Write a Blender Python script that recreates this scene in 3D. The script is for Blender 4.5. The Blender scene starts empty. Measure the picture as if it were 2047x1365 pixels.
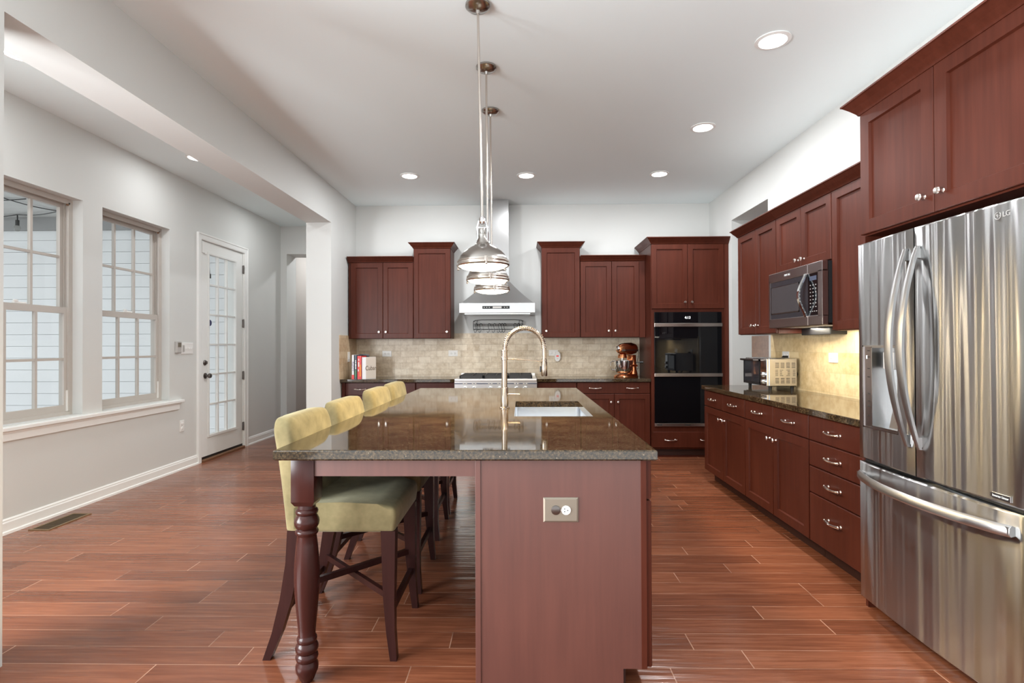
import bpy, bmesh, math, random
from mathutils import Matrix, Vector
random.seed(7)
S = bpy.context.scene
COL = S.collection

# ------------------------------------------------------------------ camera
CAM_H, F_PX = 1.30574, 1070.0
def make_camera(yaw, pitch, roll):
    fwd = Vector((-math.sin(yaw)*math.cos(pitch), math.cos(yaw)*math.cos(pitch), math.sin(pitch)))
    right = Vector((math.cos(yaw), math.sin(yaw), 0))
    down = -right.cross(fwd)
    r2 = right*math.cos(roll) + down*math.sin(roll)
    d2 = -right*math.sin(roll) + down*math.cos(roll)
    m = Matrix.Identity(4)
    for i, v in enumerate((r2, -d2, -fwd)):
        for j in range(3): m[j][i] = v[j]
    m.translation = (0, 0, CAM_H)
    cd = bpy.data.cameras.new('camera')
    cd.sensor_fit = 'HORIZONTAL'; cd.sensor_width = 36; cd.lens = 36*F_PX/2047
    cd.clip_start = .05
    co = bpy.data.objects.new('camera', cd); COL.objects.link(co)
    co.matrix_world = m
    S.camera = co
make_camera(0.01789, 0.00716, 0.0035)

# ------------------------------------------------------------------ world, exposure
W = bpy.data.worlds.new('sky'); S.world = W; W.use_nodes = True
bg = W.node_tree.nodes['Background']
bg.inputs[1].default_value = 1.0
_nt = W.node_tree
_tc = _nt.nodes.new('ShaderNodeTexCoord'); _sx = _nt.nodes.new('ShaderNodeSeparateXYZ'); _rp = _nt.nodes.new('ShaderNodeValToRGB')
_nt.links.new(_tc.outputs['Generated'], _sx.inputs[0])
_mr = _nt.nodes.new('ShaderNodeMapRange'); _mr.inputs[1].default_value = -1; _mr.inputs[2].default_value = 1
_nt.links.new(_sx.outputs[2], _mr.inputs[0]); _nt.links.new(_mr.outputs[0], _rp.inputs[0]); _nt.links.new(_rp.outputs[0], bg.inputs[0])
SKY, GROUND = 1.0, 1.8          # bright sky above, sunlit ground below the horizon
_rp.color_ramp.elements[0].position = .49; _rp.color_ramp.elements[0].color = (GROUND*.93, GROUND*.98, GROUND, 1)
_rp.color_ramp.elements[1].position = .51; _rp.color_ramp.elements[1].color = (SKY*.92, SKY*.97, SKY, 1)
S.view_settings.view_transform = 'Standard'; S.view_settings.look = 'None'
S.view_settings.gamma = 1; S.view_settings.use_curve_mapping = False
S.view_settings.exposure = 0.66
S.cycles.max_bounces = 10; S.cycles.diffuse_bounces = 6; S.cycles.glossy_bounces = 6
S.cycles.transparent_max_bounces = 12
S.cycles.caustics_reflective = False; S.cycles.caustics_refractive = False
S.cycles.sample_clamp_indirect = 6
CAN_W, PEND_W, MICRO_W = 13.5, 12.0, 2.2
STRIP_W = 1.15          # per metre of light strip on the cabinet tops
SIDE_FILL = 150.0       # two fill lamps added out of view in the left wall
CAN_EMIT, PEND_EMIT = 14.0, 5.0

for _y in (-.75, .80):  # unseen area lamps added to fill the room from the left
    _l = bpy.data.lights.new('side_fill_light', 'AREA'); _l.shape = 'RECTANGLE'; _l.size = 1.5; _l.size_y = 1.3; _l.energy = SIDE_FILL; _l.color = (.93, .97, 1)
    _o = bpy.data.objects.new('side_fill_light', _l); COL.objects.link(_o); _o.location = (-3.63, _y, 1.35); _o.rotation_euler = (0, math.radians(-90), 0)
# ------------------------------------------------------------------ key dimensions (metres, z up, y into the room)
HC = 3.105           # ceiling
XL, XR = -3.616, 2.395
YB = 6.85            # back wall
XB, XB2 = -2.131, -2.414   # divider faces
YN = 7.97            # nook end wall
CT = .914            # counter height

# ------------------------------------------------------------------ materials
def srgb(r, g, b):
    f = lambda c: (c/255/12.92) if c/255 <= .04045 else ((c/255+.055)/1.055)**2.4
    return (f(r), f(g), f(b), 1)
MATS = {}
def nodes(name):
    m = bpy.data.materials.new(name); m.use_nodes = True
    nt = m.node_tree; b = nt.nodes['Principled BSDF']
    MATS[name] = m
    return m, nt, b
def simple(name, col, rough=.5, metal=0., spec=.5, emit=None, es=0., coat=0.):
    m, nt, b = nodes(name)
    b.inputs['Base Color'].default_value = col if len(col) == 4 else (*col, 1)
    b.inputs['Roughness'].default_value = rough; b.inputs['Metallic'].default_value = metal
    b.inputs['Specular IOR Level'].default_value = spec
    b.inputs['Coat Weight'].default_value = coat
    if emit: b.inputs['Emission Color'].default_value = emit; b.inputs['Emission Strength'].default_value = es
    return m
def N(nt, typ, **k):
    n = nt.nodes.new(typ)
    for a, v in k.items():
        if a.startswith('i_'):
            key = a[2:]; key = int(key) if key.isdigit() else key.replace('_', ' ')
            n.inputs[key].default_value = v
        else: setattr(n, a, v)
    return n
def L(nt, a, b): nt.links.new(a, b)
def ramp(nt, fac, stops):
    r = N(nt, 'ShaderNodeValToRGB')
    el = r.color_ramp.elements
    while len(el) < len(stops): el.new(.5)
    for e, (p, c) in zip(el, stops): e.position = p; e.color = c if len(c) == 4 else (*c, 1)
    L(nt, fac, r.inputs[0]); return r
def mapped(nt, scale, kind='Object'):
    t = N(nt, 'ShaderNodeTexCoord'); mp = N(nt, 'ShaderNodeMapping')
    mp.inputs['Scale'].default_value = scale
    L(nt, t.outputs[kind], mp.inputs[0]); return mp.outputs[0]
def bump(nt, b, h, strength, dist):
    n = N(nt, 'ShaderNodeBump'); n.inputs['Strength'].default_value = strength; n.inputs['Distance'].default_value = dist
    L(nt, h, n.inputs['Height']); L(nt, n.outputs[0], b.inputs['Normal']); return n

def wood(name, dark, light, rough=.33, coat=.0, grain=(38, 38, 2.2), spec=.17):
    m, nt, b = nodes(name)
    v = mapped(nt, grain)
    n = N(nt, 'ShaderNodeTexNoise', i_Scale=1.0, i_Detail=5.0, i_Roughness=.6); L(nt, v, n.inputs['Vector'])
    v2 = mapped(nt, (2.2, 2.2, 1.2))
    n2 = N(nt, 'ShaderNodeTexNoise', i_Scale=1.3, i_Detail=2.0); L(nt, v2, n2.inputs['Vector'])
    mx = N(nt, 'ShaderNodeMath', operation='MULTIPLY_ADD'); mx.inputs[1].default_value = .55
    L(nt, n.outputs[0], mx.inputs[0])
    ml = N(nt, 'ShaderNodeMath', operation='MULTIPLY'); ml.inputs[1].default_value = .45
    L(nt, n2.outputs[0], ml.inputs[0]); L(nt, ml.outputs[0], mx.inputs[2])
    r = ramp(nt, mx.outputs[0], [(.32, dark), (.68, light)])
    L(nt, r.outputs[0], b.inputs['Base Color'])
    b.inputs['Roughness'].default_value = rough; b.inputs['Coat Weight'].default_value = coat; b.inputs['Specular IOR Level'].default_value = spec
    b.inputs['Coat Roughness'].default_value = .25
    bump(nt, b, n.outputs[0], .04, .002)
    return m
wood('cherry', (.058, .0130, .0068), (.096, .0240, .0135), .36)
wood('cherry_panel', (.075, .019, .012), (.118, .034, .022), .46, spec=1.0)
wood('cherry_dark', (.045, .011, .008), (.075, .019, .013), .3)
wood('stool_wood', (.020, .006, .0055), (.037, .0115, .0095), .28, .2)
wood('leg_wood', (.029, .0075, .006), (.046, .0125, .0098), .26, .2)
simple('cabinet_inside', (.02, .008, .006), .6)
simple('toe_kick', (.035, .011, .008), .5)

def paint(name, col, rough=.6):
    m, nt, b = nodes(name)
    b.inputs['Base Color'].default_value = col; b.inputs['Roughness'].default_value = rough
    b.inputs['Specular IOR Level'].default_value = .3
    n = N(nt, 'ShaderNodeTexNoise', i_Scale=260.0, i_Detail=2.0); L(nt, mapped(nt, (1, 1, 1)), n.inputs['Vector'])
    bump(nt, b, n.outputs[0], .03, .001)
    return m
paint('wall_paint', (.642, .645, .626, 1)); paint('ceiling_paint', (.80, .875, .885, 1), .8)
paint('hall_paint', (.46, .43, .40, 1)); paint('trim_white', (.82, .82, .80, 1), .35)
paint('door_white', (.80, .80, .78, 1), .35)
paint('siding_white', (.88, .89, .90, 1), .6); paint('porch_grey', (.33, .33, .33, 1), .7); paint('porch_ceiling', (.62, .62, .61, 1), .7)
paint('porch_floor', (.42, .41, .40, 1), .7)
simple('window_vinyl', (.50, .46, .42), .45); simple('window_white', (.8, .79, .76), .45)
simple('plastic_white', (.80, .79, .77), .35); simple('plastic_grey', (.46, .44, .42), .4)
simple('black', (.008, .008, .009), .35); simple('black_matte', (.012, .012, .013), .6); simple('dark_slot', (.015, .013, .012), .7)
simple('iron', (.018, .018, .020), .55); simple('rubber', (.01, .01, .01), .7)
simple('black_glass', (.004, .004, .005), .03, 0, .5)
simple('dark_glass', (.03, .03, .035), .05); simple('grey_glass', (.055, .052, .055), .08)
simple('nickel', (.58, .52, .47), .22, 1.0); simple('pull_nickel', (.80, .72, .66), .2, 1.0)
simple('pewter', (.17, .15, .14), .3, 1.0); simple('chrome', (.85, .85, .86), .08, 1.0)
simple('wire_dark', (.06, .06, .06), .35, .8)
simple('copper', (.80, .33, .15), .16, 1.0); simple('copper_band', (.35, .33, .33), .25, 1.0)
simple('brass_plate', (.28, .24, .19), .4, .6)
simple('vent_brass', (.26, .17, .09), .45, .4); simple('vent_dark', (.09, .06, .03), .6, .2)
simple('bronze', (.25, .13, .07), .4, .3)
simple('book_white', (.82, .82, .84), .5); simple('book_red', (.66, .02, .02), .4); simple('book_blue', (.03, .05, .08), .4)
simple('book_page', (.72, .64, .56), .7); simple('book_green', (.08, .2, .11), .5); simple('ink', (.02, .02, .02), .6)
simple('ink_purple', (.25, .22, .42), .6); simple('ink_white', (.8, .8, .8), .6); simple('ink_orange', (.75, .22, .03), .5); simple('ink_brown', (.12, .08, .05), .6)
simple('sticker_blue', (.02, .03, .12), .4); simple('tape_blue', (.05, .06, .10), .5)
simple('display_white', (.9, .9, .9), .5, emit=(1, 1, 1, 1), es=1.2); simple('display_red', (.5, .01, .01), .4, emit=(.8, .02, .02, 1), es=.3)
simple('can_glow', (1, 1, 1), .5, emit=(1, .97, .92, 1), es=CAN_EMIT)
simple('pendant_glow', (1, 1, 1), .5, emit=(1, .90, .70, 1), es=PEND_EMIT)
simple('sink_steel', (.62, .66, .72), .3, 1.0)

def steel(name, col, rough, aniso=.0, rot=0., wav=0., wscale=(1, 1, 1)):
    m, nt, b = nodes(name)
    b.inputs['Base Color'].default_value = (*col, 1); b.inputs['Metallic'].default_value = 1
    b.inputs['Roughness'].default_value = rough
    if aniso:
        b.inputs['Anisotropic'].default_value = aniso; b.inputs['Anisotropic Rotation'].default_value = rot
        t = N(nt, 'ShaderNodeTangent', direction_type='RADIAL', axis='Z'); L(nt, t.outputs[0], b.inputs['Tangent'])
    if wav:
        n = N(nt, 'ShaderNodeTexNoise', i_Scale=1.0, i_Detail=2.0); L(nt, mapped(nt, wscale), n.inputs['Vector'])
        bump(nt, b, n.outputs[0], 1.0, wav)
    return m
steel('fridge_steel', (.42, .418, .415), .28, 1.0, .25, .024, (1.2, 8.0, .22))
steel('fridge_handle', (.48, .475, .47), .34)
steel('steel', (.62, .62, .62), .22)
steel('hood_steel', (.60, .60, .60), .27, .5)
steel('range_steel', (.82, .83, .85), .38)
steel('micro_steel', (.36, .31, .30), .28)
steel('oven_trim', (.68, .60, .56), .25)
steel('pendant_steel', (.42, .395, .37), .2, .6)
steel('faucet_steel', (.43, .35, .28), .24)
simple('strip_wood', (.50, .36, .27), .5)
simple('clear_glass', (1, 1, 1), 0, 0)
def glass_pane(name, tint=(1, 1, 1), refl=1.0):
    m, nt, b = nodes(name)
    nt.nodes.remove(b)
    tr = N(nt, 'ShaderNodeBsdfTransparent'); tr.inputs[0].default_value = (*tint, 1)
    gl = N(nt, 'ShaderNodeBsdfGlossy'); gl.inputs['Roughness'].default_value = .02
    fr = N(nt, 'ShaderNodeFresnel', i_IOR=1.45); mx = N(nt, 'ShaderNodeMixShader')
    ge = N(nt, 'ShaderNodeNewGeometry'); iv = N(nt, 'ShaderNodeMath', operation='SUBTRACT'); iv.inputs[0].default_value = 1; L(nt, ge.outputs['Backfacing'], iv.inputs[1])
    mu = N(nt, 'ShaderNodeMath', operation='MULTIPLY'); L(nt, fr.outputs[0], mu.inputs[0]); L(nt, iv.outputs[0], mu.inputs[1])
    L(nt, mu.outputs[0], mx.inputs[0]); L(nt, tr.outputs[0], mx.inputs[1]); L(nt, gl.outputs[0], mx.inputs[2])
    L(nt, mx.outputs[0], nt.nodes['Material Output'].inputs[0])
glass_pane('window_glass', (.96, .97, .97)); glass_pane('smoke_glass', (.45, .47, .47)); glass_pane('micro_glass', (.30, .29, .30)); glass_pane('bulb_glass', (.9, .9, .88))

def granite():
    m, nt, b = nodes('granite')
    v = mapped(nt, (1, 1, 1))
    n = N(nt, 'ShaderNodeTexNoise', i_Scale=95.0, i_Detail=4.0, i_Roughness=.7); L(nt, v, n.inputs['Vector'])
    n2 = N(nt, 'ShaderNodeTexNoise', i_Scale=9.0, i_Detail=3.0); L(nt, v, n2.inputs['Vector'])
    vo = N(nt, 'ShaderNodeTexVoronoi', i_Scale=170.0); L(nt, v, vo.inputs['Vector'])
    r = ramp(nt, n.outputs[0], [(.36, (.012, .009, .006)), (.52, (.050, .034, .018)), (.66, (.105, .075, .042)), (.8, (.23, .19, .13))])
    r2 = ramp(nt, n2.outputs[0], [(.3, (.6, .55, .5)), (.7, (1.25, 1.2, 1.15))])
    mx = N(nt, 'ShaderNodeMix', data_type='RGBA', blend_type='MULTIPLY'); mx.inputs[0].default_value = 1
    L(nt, r.outputs[0], mx.inputs[6]); L(nt, r2.outputs[0], mx.inputs[7])
    r3 = ramp(nt, vo.outputs['Color'], [(.90, (0, 0, 0)), (.94, (1, 1, 1))])
    r4 = ramp(nt, vo.outputs['Distance'], [(.25, (1, 1, 1)), (.4, (0, 0, 0))])
    mm = N(nt, 'ShaderNodeMath', operation='MULTIPLY'); L(nt, r3.outputs[0], mm.inputs[0]); L(nt, r4.outputs[0], mm.inputs[1])
    m2 = N(nt, 'ShaderNodeMix', data_type='RGBA'); L(nt, mm.outputs[0], m2.inputs[0]); L(nt, mx.outputs[2], m2.inputs[6]); m2.inputs[7].default_value = (.30, .24, .16, 1)
    L(nt, m2.outputs[2], b.inputs['Base Color'])
    b.inputs['Roughness'].default_value = .045; b.inputs['IOR'].default_value = 1.55
granite()

def tile(name, axis, lo, hi, grout, bw=.155, bh=.0775):
    """stone subway tile; axis is the horizontal axis of the wall it covers"""
    m, nt, b = nodes(name)
    t = N(nt, 'ShaderNodeTexCoord'); sp = N(nt, 'ShaderNodeSeparateXYZ'); L(nt, t.outputs['Object'], sp.inputs[0])
    cb = N(nt, 'ShaderNodeCombineXYZ'); L(nt, sp.outputs[axis], cb.inputs[0]); L(nt, sp.outputs[2], cb.inputs[1])
    br = N(nt, 'ShaderNodeTexBrick'); br.offset = .5
    for k, val in (('Scale', 1.0), ('Mortar Size', .0014), ('Mortar Smooth', .2), ('Brick Width', bw), ('Row Height', bh), ('Bias', 0.)): br.inputs[k].default_value = val
    br.inputs['Color1'].default_value = (0, 0, 0, 1); br.inputs['Color2'].default_value = (1, 1, 1, 1); br.inputs['Mortar'].default_value = (.5, .5, .5, 1)
    L(nt, cb.outputs[0], br.inputs['Vector'])
    n = N(nt, 'ShaderNodeTexNoise', i_Scale=16.0, i_Detail=6.0, i_Roughness=.68); L(nt, t.outputs['Object'], n.inputs['Vector'])
    ad = N(nt, 'ShaderNodeMath', operation='MULTIPLY_ADD'); ad.inputs[1].default_value = .22; L(nt, br.outputs['Color'], ad.inputs[0]); 
    ms = N(nt, 'ShaderNodeMath', operation='MULTIPLY'); ms.inputs[1].default_value = .85; L(nt, n.outputs[0], ms.inputs[0]); L(nt, ms.outputs[0], ad.inputs[2])
    r = ramp(nt, ad.outputs[0], [(.32, lo), (.66, hi)])
    mx = N(nt, 'ShaderNodeMix', data_type='RGBA'); L(nt, br.outputs['Fac'], mx.inputs[0]); L(nt, r.outputs[0], mx.inputs[6]); mx.inputs[7].default_value = (*grout, 1)
    L(nt, mx.outputs[2], b.inputs['Base Color']); b.inputs['Roughness'].default_value = .38
    inv = N(nt, 'ShaderNodeMath', operation='SUBTRACT'); inv.inputs[0].default_value = 1; L(nt, br.outputs['Fac'], inv.inputs[1])
    bump(nt, b, inv.outputs[0], .4, .002)
tile('tile_back', 0, (.50, .385, .26), (.76, .66, .52), (.42, .33, .24))
tile('tile_side', 1, (.46, .30, .17), (.64, .50, .34), (.45, .33, .22))
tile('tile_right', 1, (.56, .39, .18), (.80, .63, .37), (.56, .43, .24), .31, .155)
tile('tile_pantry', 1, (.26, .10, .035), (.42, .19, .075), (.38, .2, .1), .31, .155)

def floor_mat():
    m, nt, b = nodes('floor_planks')
    pw, pl, ph = .130, 1.05, 2.183
    t = N(nt, 'ShaderNodeTexCoord'); sp = N(nt, 'ShaderNodeSeparateXYZ'); L(nt, t.outputs['Object'], sp.inputs[0])
    def M(op, a, bb=None, c=None):
        n = N(nt, 'ShaderNodeMath', operation=op)
        for i, q in enumerate((a, bb, c)):
            if q is None: continue
            if isinstance(q, (int, float)): n.inputs[i].default_value = q
            else: L(nt, q, n.inputs[i])
        return n.outputs[0]
    X, Y = sp.outputs[0], sp.outputs[1]
    yy = M('DIVIDE', M('SUBTRACT', Y, ph - 40*pw), pw)
    row = M('FLOOR', yy); fy = M('FRACT', yy)
    wn = N(nt, 'ShaderNodeTexWhiteNoise', noise_dimensions='1D'); L(nt, row, wn.inputs['W'])
    xx = M('DIVIDE', M('ADD', X, M('MULTIPLY_ADD', wn.outputs['Value'], pl*3.7, 30)), pl)
    colm = M('FLOOR', xx); fx = M('FRACT', xx)
    cb = N(nt, 'ShaderNodeCombineXYZ'); L(nt, row, cb.inputs[0]); L(nt, colm, cb.inputs[1])
    w2 = N(nt, 'ShaderNodeTexWhiteNoise', noise_dimensions='2D'); L(nt, cb.outputs[0], w2.inputs['Vector'])
    # grain, shifted per plank
    off = N(nt, 'ShaderNodeVectorMath', operation='MULTIPLY_ADD'); L(nt, w2.outputs['Color'], off.inputs[0]); off.inputs[1].default_value = (9, 9, 9); L(nt, t.outputs['Object'], off.inputs[2])
    mp = N(nt, 'ShaderNodeMapping'); mp.inputs['Scale'].default_value = (3.2, 60, 1); L(nt, off.outputs[0], mp.inputs[0])
    g = N(nt, 'ShaderNodeTexNoise', i_Scale=1.0, i_Detail=6.0, i_Roughness=.65); L(nt, mp.outputs[0], g.inputs['Vector'])
    val = M('ADD', M('MULTIPLY', w2.outputs['Value'], .26), M('MULTIPLY', g.outputs[0], .78))
    r = ramp(nt, val, [(.24, (.110, .034, .017)), (.52, (.200, .066, .032)), (.78, (.31, .112, .056))])
    # seams
    e1 = M('MINIMUM', fy, M('SUBTRACT', 1, fy)); e1 = M('MULTIPLY', e1, pw)
    e2 = M('MINIMUM', fx, M('SUBTRACT', 1, fx)); e2 = M('MULTIPLY', e2, pl)
    s1 = M('LESS_THAN', e1, .0014); s2 = M('LESS_THAN', e2, .0022)
    sn = N(nt, 'ShaderNodeTexNoise', i_Scale=3.0, i_Detail=3.0); L(nt, t.outputs['Object'], sn.inputs['Vector'])
    wear = ramp(nt, sn.outputs[0], [(.34, (0, 0, 0)), (.54, (1, 1, 1))])
    seamc = N(nt, 'ShaderNodeMix', data_type='RGBA'); L(nt, wear.outputs[0], seamc.inputs[0])
    seamc.inputs[6].default_value = (.05, .015, .008, 1); seamc.inputs[7].default_value = (.62, .36, .24, 1)
    mx = N(nt, 'ShaderNodeMix', data_type='RGBA'); L(nt, M('MULTIPLY', M('MAXIMUM', s1, s2), .75), mx.inputs[0])
    L(nt, r.outputs[0], mx.inputs[6]); L(nt, seamc.outputs[2], mx.inputs[7])
    L(nt, mx.outputs[2], b.inputs['Base Color'])
    # hand-scraped ripples along the grain
    mp2 = N(nt, 'ShaderNodeMapping'); mp2.inputs['Scale'].default_value = (1.6, 22, 1); L(nt, off.outputs[0], mp2.inputs[0])
    rp = N(nt, 'ShaderNodeTexNoise', i_Scale=1.0, i_Detail=3.0); L(nt, mp2.outputs[0], rp.inputs['Vector'])
    h = M('SUBTRACT', rp.outputs[0], M('MULTIPLY', M('MAXIMUM', s1, s2), .5))
    bump(nt, b, h, .6, .006)
    rr = N(nt, 'ShaderNodeMapRange', i_3=.13, i_4=.27); L(nt, g.outputs[0], rr.inputs[0])
    L(nt, rr.outputs[0], b.inputs['Roughness']); b.inputs['Specular IOR Level'].default_value = .5
floor_mat()

def velvet():
    m, nt, b = nodes('velvet')
    n = N(nt, 'ShaderNodeTexNoise', i_Scale=7.0, i_Detail=4.0, i_Roughness=.6); L(nt, mapped(nt, (1, 1, 1)), n.inputs['Vector'])
    r = ramp(nt, n.outputs[0], [(.3, (.15, .125, .063)), (.55, (.25, .207, .107)), (.75, (.34, .28, .15))])
    L(nt, r.outputs[0], b.inputs['Base Color']); b.inputs['Roughness'].default_value = .9
    b.inputs['Specular IOR Level'].default_value = .1
    b.inputs['Sheen Weight'].default_value = .35; b.inputs['Sheen Roughness'].default_value = .4; b.inputs['Sheen Tint'].default_value = (.85, .85, .65, 1)
    f = N(nt, 'ShaderNodeTexNoise', i_Scale=500.0); L(nt, mapped(nt, (1, 1, 1)), f.inputs['Vector']); bump(nt, b, f.outputs[0], .1, .001)
velvet()

# ------------------------------------------------------------------ mesh builder
BASE = {}
class MB:
    """collects shapes given in local (u, v, w); T turns them into world coordinates"""
    def __init__(self, T=None):
        self.bm = bmesh.new(); self.T = T or (lambda u, v, w: (u, v, w))
    def v(self, p): return self.bm.verts.new(self.T(*p))
    def face(self, vs, smooth=False):
        try:
            f = self.bm.faces.new(vs); f.smooth = smooth; return f
        except ValueError: return None
    def box(self, a, b, c, d, e, f, bev=0., seg=2):
        if a > b: a, b = b, a
        if c > d: c, d = d, c
        if e > f: e, f = f, e
        vs = [self.v((x, y, z)) for x in (a, b) for y in (c, d) for z in (e, f)]
        fs = [self.face([vs[i] for i in q]) for q in ((0, 1, 3, 2), (4, 6, 7, 5), (0, 4, 5, 1), (2, 3, 7, 6), (0, 2, 6, 4), (1, 5, 7, 3))]
        if bev:
            es = list({ed for fc in fs for ed in fc.edges})
            bmesh.ops.bevel(self.bm, geom=es, offset=bev, segments=seg, affect='EDGES', profile=.5)
        return self
    def loft(self, rings, cap=True, smooth=False, closed=True):
        rs = [[self.v(p) for p in r] for r in rings]
        n = len(rs[0])
        for a, b in zip(rs, rs[1:]):
            for i in range(n if closed else n-1):
                j = (i+1) % n
                self.face([a[i], a[j], b[j], b[i]], smooth)
        if cap: self.face(rs[0][::-1]); self.face(rs[-1])
        return self
    def prism(self, poly, axis, lo, hi, bev=0., seg=3):
        """poly: 2-D outline in the two other axes, extruded along axis"""
        def P(p, t): q = list(p); q.insert(axis, t); return tuple(q)
        a = [self.v(P(p, lo)) for p in poly]; b = [self.v(P(p, hi)) for p in poly]
        n = len(poly); fs = [self.face(a[::-1]), self.face(b)]
        for i in range(n): fs.append(self.face([a[i], a[(i+1) % n], b[(i+1) % n], b[i]]))
        if bev:
            es = list({ed for fc in fs if fc for ed in fc.edges})
            bmesh.ops.bevel(self.bm, geom=es, offset=bev, segments=seg, affect='EDGES', profile=.5, clamp_overlap=True)
        return self
    def lathe(self, prof, o, ax=(0, 0, 1), seg=24, smooth=True):
        """prof: (radius, height along ax) pairs"""
        ax = Vector(ax).normalized(); o = Vector(o)
        t = ax.orthogonal().normalized(); s = ax.cross(t)
        rings = []
        for r, h in prof:
            if r < 1e-6: rings.append([self.v(o+ax*h)])
            else: rings.append([self.v(o+ax*h+(t*math.cos(2*math.pi*i/seg)+s*math.sin(2*math.pi*i/seg))*r) for i in range(seg)])
        for a, b in zip(rings, rings[1:]):
            for i in range(seg):
                j = (i+1) % seg
                if len(a) == 1 and len(b) == 1: continue
                if len(a) == 1: self.face([a[0], b[j], b[i]], smooth)
                elif len(b) == 1: self.face([a[i], a[j], b[0]], smooth)
                else: self.face([a[i], a[j], b[j], b[i]], smooth)
        if len(rings[0]) > 1: self.face(rings[0][::-1])
        if len(rings[-1]) > 1: self.face(rings[-1])
        return self
    def cyl(self, p, q, r, r2=None, seg=16):
        p, q = Vector(p), Vector(q)
        return self.lathe([(r, 0), (r if r2 is None else r2, (q-p).length)], p, q-p, seg)
    def sphere(self, o, r, seg=12, sq=(1, 1, 1)):
        n = 8; o = Vector(o)
        rings = []
        for k in range(n+1):
            th = math.pi*k/n
            if k in (0, n): rings.append([self.v((o.x, o.y, o.z-math.cos(th)*r*sq[2]))])
            else: rings.append([self.v((o.x+math.sin(th)*math.cos(2*math.pi*i/seg)*r*sq[0], o.y+math.sin(th)*math.sin(2*math.pi*i/seg)*r*sq[1], o.z-math.cos(th)*r*sq[2])) for i in range(seg)])
        for a, b in zip(rings, rings[1:]):
            for i in range(seg):
                j = (i+1) % seg
                if len(a) == 1: self.face([a[0], b[j], b[i]], True)
                elif len(b) == 1: self.face([a[i], a[j], b[0]], True)
                else: self.face([a[i], a[j], b[j], b[i]], True)
        return self
    def tube(self, pts, r, seg=10, closed=False, flat=None):
        """round tube along points; r may be a list; flat=(rx, ry) gives an oval section"""
        pts = [Vector(p) for p in pts]; n = len(pts); rings = []
        prev = None
        for i, p in enumerate(pts):
            d = (pts[(i+1) % n]-pts[i-1]) if closed else (pts[min(i+1, n-1)]-pts[max(i-1, 0)])
            d.normalize()
            if prev is None: t = d.orthogonal().normalized()
            else: t = (prev-d*prev.dot(d)).normalized()
            prev = t; s = d.cross(t); rr = r[i] if isinstance(r, (list, tuple)) else r
            rings.append([self.v(p+(t*math.cos(2*math.pi*k/seg)+s*math.sin(2*math.pi*k/seg))*rr) for k in range(seg)])
        m = n if closed else n-1
        for i in range(m):
            a, b = rings[i], rings[(i+1) % n]
            for k in range(seg): self.face([a[k], a[(k+1) % seg], b[(k+1) % seg], b[k]], True)
        if not closed: self.face(rings[0][::-1]); self.face(rings[-1])
        return self
    def rings(self, u0, u1, w0, w1, steps, back=0.):
        """a panel facing +v: steps are (inset, v) pairs from the back edge to the middle of the face"""
        rs = []
        for ins, v in steps: rs.append([(u0+ins, v, w0+ins), (u1-ins, v, w0+ins), (u1-ins, v, w1-ins), (u0+ins, v, w1-ins)])
        return self.loft(rs)
    def build(self, name, mat, parent=None, **tags):
        bm = self.bm
        bmesh.ops.recalc_face_normals(bm, faces=bm.faces)
        me = bpy.data.meshes.new(name)
        if parent is not None: base = BASE[parent.name]
        else:
            xs = [v.co for v in bm.verts]
            base = Vector(((min(c.x for c in xs)+max(c.x for c in xs))/2, (min(c.y for c in xs)+max(c.y for c in xs))/2, min(c.z for c in xs)))
            if tags.pop('origin', None): base = Vector((0, 0, 0))
        tags.pop('origin', None)
        bmesh.ops.translate(bm, vec=-base, verts=bm.verts)
        bm.to_mesh(me); bm.free()
        me.materials.append(MATS[mat])
        if any(p.use_smooth for p in me.polygons): me.set_sharp_from_angle(angle=math.radians(42))
        o = bpy.data.objects.new(name, me); COL.objects.link(o)
        if parent is not None: o.parent = parent
        else: o.location = base
        BASE[o.name] = base
        for k, val in tags.items(): o[k] = val
        return o
def thing(name, label, cat, loc, group=None, kind=None):
    o = bpy.data.objects.new(name, None); COL.objects.link(o); o.location = loc; o.empty_display_size = .1
    BASE[o.name] = Vector(loc); o['label'] = label; o['category'] = cat
    if group: o['group'] = group
    if kind: o['kind'] = kind
    return o
def copy_tree(o, parent=None):
    c = o.copy(); COL.objects.link(c)
    BASE[c.name] = BASE.get(o.name, Vector((0, 0, 0)))
    if parent is not None: c.parent = parent
    for ch in list(o.children): copy_tree(ch, c)
    return c
def dup(src, loc, label, group=None, rz=None):
    c = copy_tree(src); c.location = loc; c['label'] = label
    if group: c['group'] = group
    if rz is not None: c.rotation_euler.z = rz
    return c
def text(name, body, size, o, right, up, mat, parent, depth=.0006, align='CENTER'):
    """lettering standing on a surface: o is its centre, right and up its directions"""
    cu = bpy.data.curves.new(name, 'FONT'); cu.body = body; cu.size = size; cu.extrude = depth
    cu.align_x = align; cu.align_y = 'CENTER'
    t = bpy.data.objects.new(name+'_curve', cu); COL.objects.link(t)
    dg = bpy.context.evaluated_depsgraph_get()
    me = bpy.data.meshes.new_from_object(t.evaluated_get(dg))
    bpy.data.objects.remove(t); bpy.data.curves.remove(cu)
    r, u = Vector(right).normalized(), Vector(up).normalized(); n = r.cross(u)
    m = Matrix.Identity(4)
    for i, q in enumerate((r, u, n)):
        for j in range(3): m[j][i] = q[j]
    base = BASE[parent.name]
    m.translation = Vector(o)-base
    me.transform(m); me.name = name; me.materials.clear(); me.materials.append(MATS[mat])
    ob = bpy.data.objects.new(name, me); COL.objects.link(ob); ob.parent = parent; BASE[ob.name] = base
    return ob
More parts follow.
